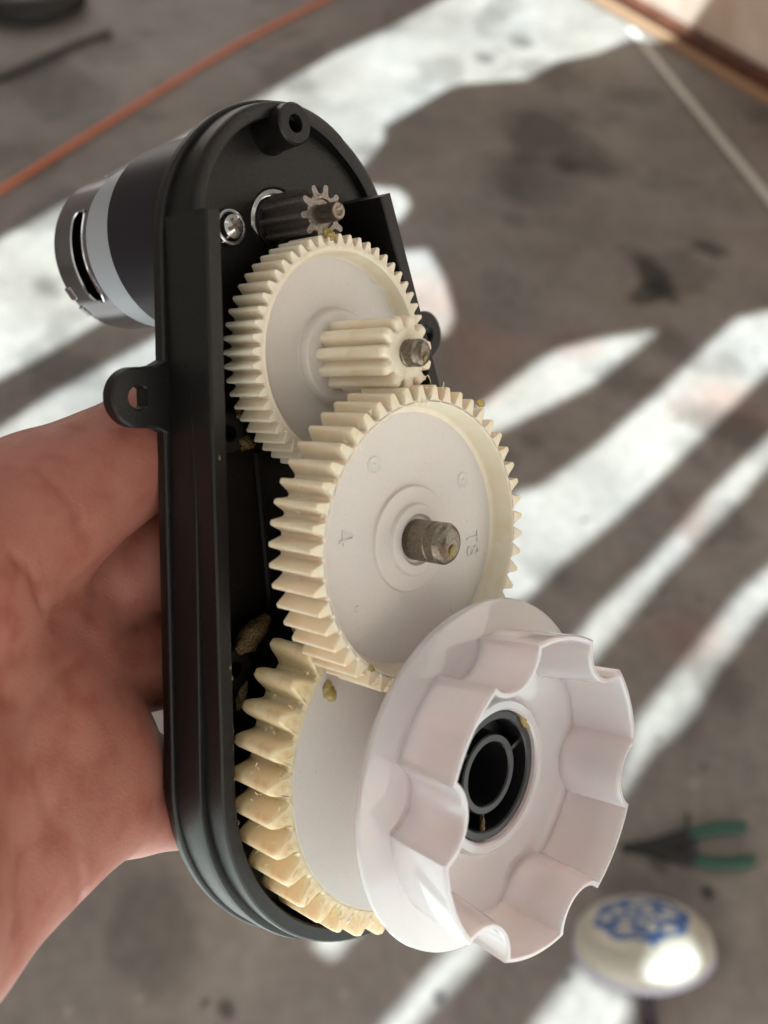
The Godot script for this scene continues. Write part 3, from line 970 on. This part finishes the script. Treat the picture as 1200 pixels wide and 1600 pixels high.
func third_gear() -> void:
	var o := thing("output_gear", "cream output gear with coarse yellowed teeth at the bottom", "gear", on_gearbox(-0.1, -44.2))
	var m: Material = M.stained_nylon
	var rim := put("toothed_rim", lathed([Vector2(28.0, -16.0), Vector2(33.9, -16.0), Vector2(34.3, -15.6), Vector2(34.3, -4.4), Vector2(33.9, -4.0), Vector2(28.0, -3.95)], 111, Vector2.ZERO, true), m, o)
	teeth(rim, tooth_mesh(34.2, 4.7, [Vector2(2.9, -0.12), Vector2(2.45, 0.02), Vector2(2.1, 0.14), Vector2(1.86, 0.36), Vector2(1.6, 0.6), Vector2(1.3, 0.78), Vector2(0.9, 0.92), Vector2(0.4, 1.0)], -16.0, -3.9, 1.2), m, 37, 165.6)
	put("web", lathed([Vector2(0, -15.6), Vector2(30.0, -15.6), Vector2(33.5, -4.3), Vector2(33.2, -3.85), Vector2(15.5, -3.6), Vector2(15.0, -3.0), Vector2(14.6, 12.4), Vector2(13.2, 12.4), Vector2(13.0, 3.0), Vector2(0, 3.0)], 96), M.thin_web_nylon, o)
	var t := PackedVector3Array()
	lump(t, Vector3(-24.6, 19.0, -3.6) * MM, Vector3(-23.6, 17.2, -3.5) * MM, 0.0014, 7)
	lump(t, Vector3(-24.4, 20.0, -3.4) * MM, Vector3(-25.0, 18.6, -3.6) * MM, 0.0010, 6)
	put("grease", finish(t, 180.0), M.grease, o)
	strands(o, 33.0, 36.5, -3.9, 46, 165, 262, 2.0)
	wet(o, 34.2, 38.6, -4.2, 40, 140, 268)
	wet(o, 34.2, 34.8, -6.5, 16, 140, 200, 2.4)
	wet(o, 34.4, 38.0, -9.0, 50, 140, 240)
	# wet beads in the lowest gaps
	t = PackedVector3Array()
	for a in [236.6, 246.3, 256.0]:
		var d := Vector2.from_angle(deg_to_rad(a))
		var p := Vector3(d.x * 36.4, d.y * 36.4, -4.6) * MM
		lump(t, p, p + Vector3(-d.x, -d.y, 0.1) * 0.0022, 0.0008, 7)
	put("clear_grease", finish(t, 180.0), M.clear_burr, o)
	strands(o, 35.5, 38.8, -9.0, 16, 165, 225, 1.2)

# ------------------------------------------------------------------ output cup
func drive_cup() -> void:
	var o := thing("drive_cup", "milky white fluted drive cup with round flange and black centre", "drive cup", on_gearbox(-0.1, -44.2))
	var m: Material = M.milky_plastic
	put("flange", lathed([Vector2(14.5, 12.6), Vector2(33.4, 12.9), Vector2(34.0, 13.2), Vector2(34.35, 14.0), Vector2(34.2, 14.6), Vector2(33.7, 14.95), Vector2(28.0, 16.6), Vector2(24.5, 17.2), Vector2(23.0, 16.6), Vector2(16.6, 15.7), Vector2(15.6, 15.9), Vector2(15.2, 17.0), Vector2(14.7, 17.4), Vector2(13.3, 17.4), Vector2(12.9, 17.0), Vector2(12.9, 12.6)], 128), m, o)
	# fluted wall
	var outline := func(R: float, rf: float, cr: float, z: float) -> PackedVector3Array:
		var out := PackedVector3Array()
		for k in 6:
			var phi := deg_to_rad(51.0 + 60.0 * k)
			var nxt := deg_to_rad(51.0 + 60.0 * (k + 1))
			# where the flute circle cuts the wall circle
			var half := acos(clampf((R * R + cr * cr - rf * rf) / (2.0 * R * cr), -1, 1))
			var c := Vector2.from_angle(phi) * cr
			var p0 := Vector2.from_angle(phi - half) * R
			var p1 := Vector2.from_angle(phi + half) * R
			var a0 := (p0 - c).angle()
			var a1 := (p1 - c).angle()
			var inward := phi + PI
			var s0 := wrapf(a0 - inward, -PI, PI)
			var s1 := wrapf(a1 - inward, -PI, PI)
			for i in 17:
				var q := c + Vector2.from_angle(inward + lerpf(s0, s1, i / 16.0)) * rf
				out.append(Vector3(q.x, q.y, z) * MM)
			for i in range(1, 16):
				var q := Vector2.from_angle(lerpf(phi + half, nxt - half, i / 16.0)) * R
				out.append(Vector3(q.x, q.y, z) * MM)
		return out
	var t := PackedVector3Array()
	var stack := []
	for s in [[28.4, 14.8], [28.7, 18.0], [29.4, 24.0], [29.9, 29.3], [29.85, 29.75], [29.6, 30.0]]:
		var R: float = s[0]
		stack.append(outline.call(R, 7.2 - (30.0 - R) * 0.2, R + 2.3, s[1]))
	for s in [[29.0, 30.0], [28.75, 29.7], [28.65, 29.2], [27.5, 20.0], [26.8, 14.8]]:
		var R: float = s[0]
		stack.append(outline.call(R, 8.4, R + 3.55, s[1]))
	loft(t, stack, true, true)
	put("fluted_wall", finish(t, 42.0), m, o)
	# black centre plug
	var plug := put("centre_plug", lathed([Vector2(0, 5.0), Vector2(12.8, 5.0), Vector2(12.8, 16.1), Vector2(12.5, 16.45), Vector2(11.2, 16.45), Vector2(10.9, 16.1), Vector2(10.7, 11.0), Vector2(8.1, 11.0), Vector2(7.95, 15.2), Vector2(7.7, 15.5), Vector2(6.5, 15.5), Vector2(6.25, 15.2), Vector2(6.2, 6.2), Vector2(0, 6.2)], 64), M.black_hub, o)
	for a in [20.0, 140.0, 260.0]:
		t = PackedVector3Array()
		var xf := Transform3D(Basis(Vector3(0, 0, 1), deg_to_rad(a)), Vector3.ZERO)
		box(t, Vector3(7.6, -0.5, 10.0) * MM, Vector3(11.2, 0.5, 15.0) * MM, 0.0001, xf)
		put("plug_rib", finish(t), M.black_hub, plug)
	t = PackedVector3Array()
	lump(t, Vector3(8.6, 9.6, 16.6) * MM, Vector3(10.2, 7.2, 16.6) * MM, 0.0008, 7)
	lump(t, Vector3(10.4, 7.8, 16.7) * MM, Vector3(11.4, 6.4, 16.4) * MM, 0.0006, 6)
	put("grease", finish(t, 180.0), M.grease, plug)
	t = PackedVector3Array()
	lump(t, Vector3(-1.6, -8.4, 15.2) * MM, Vector3(-2.6, -11.0, 15.8) * MM, 0.0006, 6)
	put("grease", finish(t, 180.0), M.dirty_grease, plug)

# ------------------------------------------------------------------ hand
func cone_dist(p: Vector3, a: Vector3, b: Vector3, ra: float, rb: float) -> float:
	var d := b - a
	var f := clampf((p - a).dot(d) / maxf(d.length_squared(), 1e-9), 0.0, 1.0)
	return p.distance_to(a + d * f) - lerpf(ra, rb, f)

func smin(a: float, b: float, k: float) -> float:
	var h := maxf(k - absf(a - b), 0.0) / k
	return minf(a, b) - h * h * k * 0.25

var palm_bones := []
var chains := []
var creases := []

func hand_field(p: Vector3) -> float:
	var d := 1.0
	for b in palm_bones:
		d = smin(d, cone_dist(p, b[0], b[1], b[2], b[3]), 0.007)
	var f := 1.0
	for ch in chains:
		var c := 1.0
		for i in ch.size() - 1:
			c = smin(c, cone_dist(p, ch[i][0], ch[i + 1][0], ch[i][1], ch[i + 1][1]), 0.003)
		f = smin(f, c, 0.0012)
	return smin(d, f, 0.003)

func hand() -> void:
	var thumb := [[Vector3(-0.0790, 0.9265, -0.0862), 0.0165], [Vector3(-0.0629, 0.9193, -0.1103), 0.0138], [Vector3(-0.0446, 0.9179, -0.1289), 0.0110], [Vector3(-0.0342, 0.9152, -0.1380), 0.0098], [Vector3(-0.0257, 0.9123, -0.1439), 0.0078]]
	var index := [[Vector3(-0.0643, 0.8961, -0.1059), 0.0120], [Vector3(-0.0469, 0.8964, -0.1172), 0.0103], [Vector3(-0.0297, 0.8869, -0.1276), 0.0090], [Vector3(-0.0190, 0.8823, -0.1331), 0.0078]]
	var middle := [[Vector3(-0.0611, 0.8875, -0.0957), 0.0120], [Vector3(-0.0476, 0.8802, -0.1026), 0.0102], [Vector3(-0.0287, 0.8702, -0.1124), 0.0090], [Vector3(-0.0148, 0.8656, -0.1179), 0.0078]]
	var ring := [[Vector3(-0.0585, 0.8820, -0.0799), 0.0125], [Vector3(-0.0480, 0.8631, -0.0806), 0.0100], [Vector3(-0.0299, 0.8541, -0.0901), 0.0090], [Vector3(-0.0177, 0.8503, -0.0965), 0.0078]]
	var pinky := [[Vector3(-0.0574, 0.8819, -0.0688), 0.0110], [Vector3(-0.0503, 0.8697, -0.0745), 0.0090], [Vector3(-0.0368, 0.8571, -0.0797), 0.0080], [Vector3(-0.0268, 0.8510, -0.0833), 0.0072]]
	chains = [thumb, index, middle, ring, pinky]
	var P := [[Vector3(-0.0801, 0.9249, -0.0873), 0.0165], [Vector3(-0.0629, 0.9193, -0.1103), 0.0125], [Vector3(-0.0669, 0.8982, -0.1007), 0.0125], [Vector3(-0.0619, 0.8914, -0.0926), 0.0125], [Vector3(-0.0572, 0.8839, -0.0790), 0.0125], [Vector3(-0.0551, 0.8804, -0.0701), 0.0114], [Vector3(-0.0749, 0.8965, -0.0427), 0.0150], [Vector3(-0.0772, 0.9222, -0.0344), 0.0200], [Vector3(-0.0694, 0.8960, -0.0794), 0.0150]]
	for e in [[0, 1], [0, 2], [8, 2], [8, 3], [8, 4], [6, 5], [6, 4], [7, 6], [7, 0], [7, 8], [0, 8], [6, 8]]:
		palm_bones.append([P[e[0]][0], P[e[1]][0], P[e[0]][1], P[e[1]][1]])
	# forearm, out of the frame to the left
	palm_bones.append([P[7][0], P[7][0] + Vector3(-0.12, 0.05, 0.11), 0.026, 0.036])
	palm_bones.append([P[0][0], P[7][0] + Vector3(-0.12, 0.06, 0.08), 0.020, 0.036])
	# creases of the palm, along its skin
	for c in [[Vector3(-0.0576, 0.9129, -0.0737), Vector3(-0.0575, 0.9126, -0.0711), Vector3(-0.0574, 0.9125, -0.0685), Vector3(-0.0567, 0.9115, -0.0665), Vector3(-0.0560, 0.9104, -0.0645), Vector3(-0.0554, 0.9086, -0.0635), Vector3(-0.0549, 0.9067, -0.0626), Vector3(-0.0543, 0.9038, -0.0607), Vector3(-0.0536, 0.9009, -0.0589)], [Vector3(-0.0513, 0.8952, -0.0581), Vector3(-0.0510, 0.8934, -0.0560), Vector3(-0.0509, 0.8909, -0.0542), Vector3(-0.0512, 0.8883, -0.0529), Vector3(-0.0524, 0.8825, -0.0525)], [Vector3(-0.0585, 0.9333, -0.1082), Vector3(-0.0567, 0.9323, -0.1066), Vector3(-0.0551, 0.9309, -0.1054), Vector3(-0.0540, 0.9295, -0.1043), Vector3(-0.0530, 0.9279, -0.1035), Vector3(-0.0526, 0.9266, -0.1026), Vector3(-0.0523, 0.9252, -0.1018)], [Vector3(-0.0597, 0.9312, -0.0901), Vector3(-0.0589, 0.9297, -0.0904), Vector3(-0.0582, 0.9280, -0.0907), Vector3(-0.0578, 0.9255, -0.0900), Vector3(-0.0577, 0.9226, -0.0895), Vector3(-0.0578, 0.9204, -0.0892), Vector3(-0.0579, 0.9181, -0.0890)], [Vector3(-0.0544, 0.9065, -0.1033), Vector3(-0.0543, 0.9058, -0.1013), Vector3(-0.0542, 0.9054, -0.0991), Vector3(-0.0540, 0.9051, -0.0969)], [Vector3(-0.0574, 0.9122, -0.0906), Vector3(-0.0571, 0.9117, -0.0880), Vector3(-0.0567, 0.9116, -0.0851), Vector3(-0.0561, 0.9111, -0.0833), Vector3(-0.0556, 0.9106, -0.0815)], [Vector3(-0.0573, 0.9125, -0.0736), Vector3(-0.0568, 0.9120, -0.0755), Vector3(-0.0562, 0.9114, -0.0775), Vector3(-0.0557, 0.9107, -0.0797), Vector3(-0.0552, 0.9098, -0.0819), Vector3(-0.0543, 0.9079, -0.0841), Vector3(-0.0535, 0.9056, -0.0866)]]:
		for i in c.size() - 1:
			creases.append([c[i], c[i + 1]])
	var mesh := surface_net(Vector3(-0.125, 0.835, -0.165), Vector3(-0.008, 0.962, -0.008), 0.0011)
	var o := put("hand", mesh, M.skin)
	tag(o, "bare hand holding the gearbox from behind, fingers tucked under it", "hand")

func groove(p: Vector3) -> float:
	var g := 0.0
	for c in creases:
		var a: Vector3 = c[0]
		var b: Vector3 = c[1]
		var d := b - a
		var f := clampf((p - a).dot(d) / d.length_squared(), 0.0, 1.0)
		var q := p.distance_to(a + d * f) / 0.0009
		g = maxf(g, exp(-q * q))
	return g * 0.0009

func surface_net(lo: Vector3, hi: Vector3, cell: float) -> ArrayMesh:
	var nx := int(ceil((hi.x - lo.x) / cell / 4.0)) * 4 + 1
	var ny := int(ceil((hi.y - lo.y) / cell / 4.0)) * 4 + 1
	var nz := int(ceil((hi.z - lo.z) / cell / 4.0)) * 4 + 1
	var val := PackedFloat32Array()
	val.resize(nx * ny * nz)
	val.fill(1.0)
	for bz in range(0, nz, 4):
		for by in range(0, ny, 4):
			for bx in range(0, nx, 4):
				var c := lo + Vector3(bx + 1.5, by + 1.5, bz + 1.5) * cell
				var d := hand_field(c)
				var near := absf(d) < cell * 5.5
				for z in range(bz, mini(bz + 4, nz)):
					for y in range(by, mini(by + 4, ny)):
						for x in range(bx, mini(bx + 4, nx)):
							var v := d
							if near:
								var p := lo + Vector3(x, y, z) * cell
								v = hand_field(p)
								if absf(v) < 0.003: v += groove(p)
							# closed where the forearm leaves the grid
							if x == 0 or y == 0 or z == 0 or x == nx - 1 or y == ny - 1 or z == nz - 1: v = maxf(v, 0.0005)
							val[(z * ny + y) * nx + x] = v
	var ids := {}
	var verts := PackedVector3Array()
	var corner := [Vector3i(0, 0, 0), Vector3i(1, 0, 0), Vector3i(0, 1, 0), Vector3i(1, 1, 0), Vector3i(0, 0, 1), Vector3i(1, 0, 1), Vector3i(0, 1, 1), Vector3i(1, 1, 1)]
	var edges := [[0, 1], [2, 3], [4, 5], [6, 7], [0, 2], [1, 3], [4, 6], [5, 7], [0, 4], [1, 5], [2, 6], [3, 7]]
	var off := PackedInt32Array()
	for c in corner: off.append((c.z * ny + c.y) * nx + c.x)
	for z in nz - 1:
		for y in ny - 1:
			for x in nx - 1:
				var base := (z * ny + y) * nx + x
				var neg := 0
				for k in 8:
					if val[base + off[k]] < 0.0: neg += 1
				if neg == 0 or neg == 8: continue
				var sum := Vector3.ZERO
				var cnt := 0
				for e in edges:
					var a := val[base + off[e[0]]]
					var b := val[base + off[e[1]]]
					if (a < 0.0) != (b < 0.0):
						sum += Vector3(corner[e[0]]).lerp(Vector3(corner[e[1]]), a / (a - b))
						cnt += 1
				ids[base] = verts.size()
				verts.append(lo + (Vector3(x, y, z) + sum / cnt) * cell)
	var idx := PackedInt32Array()
	var nor := PackedVector3Array()
	nor.resize(verts.size())
	var steps := [1, nx, nx * ny]
	for z in range(1, nz - 1):
		for y in range(1, ny - 1):
			for x in range(1, nx - 1):
				var base := (z * ny + y) * nx + x
				var a := val[base] < 0.0
				for ax in 3:
					var b := val[base + steps[ax]] < 0.0
					if a == b: continue
					var u: int = steps[(ax + 1) % 3]
					var v: int = steps[(ax + 2) % 3]
					if not (ids.has(base) and ids.has(base - u) and ids.has(base - v) and ids.has(base - u - v)): continue
					var q := [ids[base], ids[base - u], ids[base - u - v], ids[base - v]]
					if not a: q.reverse()
					for k in [0, 1, 2, 0, 2, 3]: idx.append(q[k])
					var n1 := (verts[q[1]] - verts[q[0]]).cross(verts[q[2]] - verts[q[0]])
					for k in 4: nor[q[k]] += n1
	# outward is the way the field grows
	for i in nor.size():
		var p := verts[i]
		var e := 0.0008
		var g := Vector3(hand_field(p + Vector3(e, 0, 0)) - hand_field(p - Vector3(e, 0, 0)), hand_field(p + Vector3(0, e, 0)) - hand_field(p - Vector3(0, e, 0)), hand_field(p + Vector3(0, 0, e)) - hand_field(p - Vector3(0, 0, e))).normalized()
		var f := nor[i].normalized()
		if f.dot(g) < 0.0: f = -f
		nor[i] = (f * 0.65 + g * 0.35).normalized()
	for i in range(0, idx.size(), 3):
		var f := (verts[idx[i + 1]] - verts[idx[i]]).cross(verts[idx[i + 2]] - verts[idx[i]])
		if f.dot(nor[idx[i]]) > 0.0:
			var s := idx[i + 1]
			idx[i + 1] = idx[i + 2]
			idx[i + 2] = s
	var arr := []
	arr.resize(Mesh.ARRAY_MAX)
	arr[Mesh.ARRAY_VERTEX] = verts
	arr[Mesh.ARRAY_NORMAL] = nor
	arr[Mesh.ARRAY_INDEX] = idx
	var m := ArrayMesh.new()
	m.add_surface_from_arrays(Mesh.PRIMITIVE_TRIANGLES, arr)
	return m

# ------------------------------------------------------------------ things on the floor
func background_things() -> void:
	# orange cord
	var t := PackedVector3Array()
	var pts := []
	for p in [Vector2(-0.96, -1.50), Vector2(-0.871, -1.619), Vector2(-0.789, -1.740), Vector2(-0.733, -1.834), Vector2(-0.641, -1.987), Vector2(-0.539, -2.150), Vector2(-0.425, -2.331), Vector2(-0.298, -2.512), Vector2(-0.156, -2.692), Vector2(0.000, -2.913), Vector2(0.1, -3.1)]:
		pts.append(Vector3(p.x, 0.0047, p.y))
	tube(t, smooth_path(pts, 5), 0.0047, 10)
	tag(put("extension_cord", finish(t, 60.0), M.cord_rubber), "orange extension cord lying across the floor behind the motor", "cord")
	# pliers with green handles
	var pl := thing("pliers", "long nose pliers with green handles lying on the floor", "pliers", Transform3D(Basis(), Vector3(0.339, 0, -0.387)))
	for s in [-1.0, 1.0]:
		t = PackedVector3Array()
		var jaw := PackedVector2Array([Vector2(-0.073, 0.0006 * s), Vector2(-0.03, 0.0006 * s), Vector2(0.006, 0.0006 * s), Vector2(0.012, 0.012 * s), Vector2(0.004, 0.021 * s), Vector2(-0.010, 0.018 * s), Vector2(-0.045, 0.0075 * s), Vector2(-0.072, 0.0028 * s)])
		var lp := []
		for yv in [[0.004, 0.92], [0.0055, 1.0], [0.0125, 1.0], [0.014, 0.92]]:
			var loop := PackedVector3Array()
			for q in jaw: loop.append(Vector3(q.x, yv[0], q.y * yv[1] + 0.003))
			lp.append(loop)
		loft(t, lp)
		cap(t, lp[0], Vector3.DOWN)
		cap(t, lp[3], Vector3.UP)
		put("jaw", finish(t), M.dark_jaw, pl)
		t = PackedVector3Array()
		tube(t, smooth_path([Vector3(0.004, 0.009, 0.013 * s + 0.003), Vector3(0.022, 0.010, 0.018 * s + 0.003), Vector3(0.045, 0.010, 0.020 * s + 0.001), Vector3(0.070, 0.010, 0.0185 * s - 0.001)], 5), 0.0068, 12)
		put("handle", finish(t, 50.0), M.green_grip, pl)
	t = PackedVector3Array()
	lathe(t, [Vector2(0, 0), Vector2(8, 0), Vector2(8, 3), Vector2(6.5, 4.5), Vector2(0, 4.8)], 24)
	put("pivot", finish(t), M.dark_jaw, pl, Transform3D(Basis(Vector3(1, 0, 0), -PI / 2), Vector3(0, 0.013, 0.003)))
	t = PackedVector3Array()
	tube(t, [Vector3(0.004, 0.009, -0.016), Vector3(0.006, 0.010, -0.028), Vector3(0.009, 0.010, -0.037)], 0.0022, 6)
	put("spring_end", finish(t), M.dark_jaw, pl)
	round_knob()
	# dark wheel in the far corner
	var wh := thing("rubber_wheel", "dark rubber wheel lying in the far left corner of the floor", "wheel", Transform3D(Basis(Vector3(1, 0, 0), -PI / 2), Vector3(-0.935, 0.0, -2.655)))
	put("tyre", lathed([Vector2(70, 2), Vector2(118, 2), Vector2(138, 12), Vector2(142, 30), Vector2(136, 46), Vector2(112, 58), Vector2(76, 56), Vector2(70, 46)], 64, Vector2.ZERO, true, 50.0), M.dark_rubber, wh)
	put("hub", lathed([Vector2(0, 6), Vector2(71, 6), Vector2(71, 40), Vector2(40, 44), Vector2(20, 52), Vector2(0, 52)], 48), M.matt_steel, wh)
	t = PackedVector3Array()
	tube(t, smooth_path([Vector3(-0.70, 0.008, -2.48), Vector3(-0.78, 0.008, -2.40), Vector3(-0.86, 0.008, -2.30), Vector3(-0.93, 0.008, -2.22)], 4), 0.008, 8)  # thin dark streak along the floor by the wheel
	tag(put("dark_streak", finish(t, 60.0), M.dark_grey), "short dark streak on the floor beside the wheel", "streak")

func print_image() -> Image:
	var s := 384
	var img := Image.create(s, s, false, Image.FORMAT_RGB8)
	var paper := lin(0.62, 0.58, 0.50)
	var blue := lin(0.035, 0.11, 0.36)
	img.fill(paper)
	for y in s:
		for x in s:
			var p := Vector2(x - s / 2.0, y - s / 2.0) / (s / 2.0)
			var q := Vector2(p.x / 0.92, p.y / 0.78)
			var r := q.length()
			var a := atan2(q.y, q.x)
			var ink := 0.0
			# scalloped border with a pointed leaf at the foot, and curled sprays inside it
			var border := 0.93 + 0.05 * cos(a * 8.0)
			if r < border and r > border - 0.13: ink = 1.0
			if r < 0.84:
				var spray := sin(a * 5.0 + r * 9.0) * 0.6 + sin(a * 8.0 - r * 13.0) * 0.55
				if spray > -0.12: ink = 1.0
				if r < 0.30 and cos(a * 6.0) * 0.12 + 0.17 > r: ink = 0.35
				if r < 0.09: ink = 1.0
			if absf(p.x) < 0.10 * (0.92 - p.y) / 0.3 and p.y > 0.5 and p.y < 0.86: ink = 1.0
			if ink > 0.0: img.set_pixel(x, y, paper.lerp(blue, ink * 0.9))
	return img

func round_knob() -> void:
	var axis := Vector3(-0.0824, 0.7303, -0.6781).normalized()
	var side := Vector3(1, 0, 0)
	side = (side - axis * side.dot(axis)).normalized()
	var o := thing("round_knob", "white round knob on a dark stem with blue floral print on top", "knob", Transform3D(Basis(side, axis.cross(side), axis).scaled_local(Vector3.ONE * 1.16), Vector3(0.2577, 0.0619, -0.2693)))
	# z is up the stem here; print on the domed top
	var t := PackedVector3Array()
	var uv := PackedVector2Array()
	var prof := [Vector2(0, 25), Vector2(14, 24.6), Vector2(28, 23.2), Vector2(38, 21.3), Vector2(46, 18.0)]
	for j in 64:
		for i in prof.size() - 1:
			var c := []
			for e in [[i, j], [i + 1, j], [i + 1, j + 1], [i, j + 1]]:
				var a: float = TAU * e[1] / 64.0
				c.append(Vector3(cos(a) * prof[e[0]].x, sin(a) * prof[e[0]].x, prof[e[0]].y) * MM)
			for k in [0, 1, 2, 0, 2, 3]:
				if i == 0 and k == 3: pass
				t.append(c[k])
				uv.append(Vector2(0.5 + c[k].x / 0.092, 0.5 - c[k].y / 0.092))
	var pm := mat("printed_top", Color(1, 1, 1), 0.3)
	pm.albedo_texture = ImageTexture.create_from_image(print_image())
	put("printed_top", finish(t, 60.0, PackedColorArray(), uv), pm, o)
	put("body", lathed([Vector2(30, -22.2), Vector2(44, -18.2), Vector2(54, -11), Vector2(57, -7.5), Vector2(57.5, -6), Vector2(58.5, 0), Vector2(57, 8), Vector2(52.5, 14), Vector2(46, 18)], 72, Vector2.ZERO, false, 50.0), M.ivory_plastic, o)
	put("underside", lathed([Vector2(0, -26), Vector2(14, -25.4), Vector2(31, -22.9), Vector2(45, -18.7), Vector2(54.6, -11.2), Vector2(55.0, -10.0), Vector2(44, -10)], 72), M.lilac_plastic, o)
	# grip ribs round the waist
	t = PackedVector3Array()
	for k in 72:
		var a := TAU * k / 72.0
		var xf := Transform3D(Basis(Vector3(0, 0, 1), a), Vector3.ZERO)
		box(t, Vector3(56.2, -1.3, -7.0) * MM, Vector3(59.0, 1.3, -1.0) * MM, 0.0004, xf)
	put("grip_ribs", finish(t), M.lilac_plastic, o).set_meta("kind", "stuff")
	# the stem bends where it meets the floor and runs on towards the viewer
	t = PackedVector3Array()
	var inv := o.transform.affine_inverse()
	var at := o.transform * Vector3(0, 0, -0.024)
	tube(t, smooth_path([inv * at, inv * Vector3(at.x + 0.003, at.y * 0.55, at.z + 0.022), inv * Vector3(0.266, 0.006, -0.205), inv * Vector3(0.264, 0.006, -0.15), inv * Vector3(0.268, 0.006, -0.05)], 5), 0.0060, 12)
	put("stem", finish(t, 60.0), M.dark_rod, o)
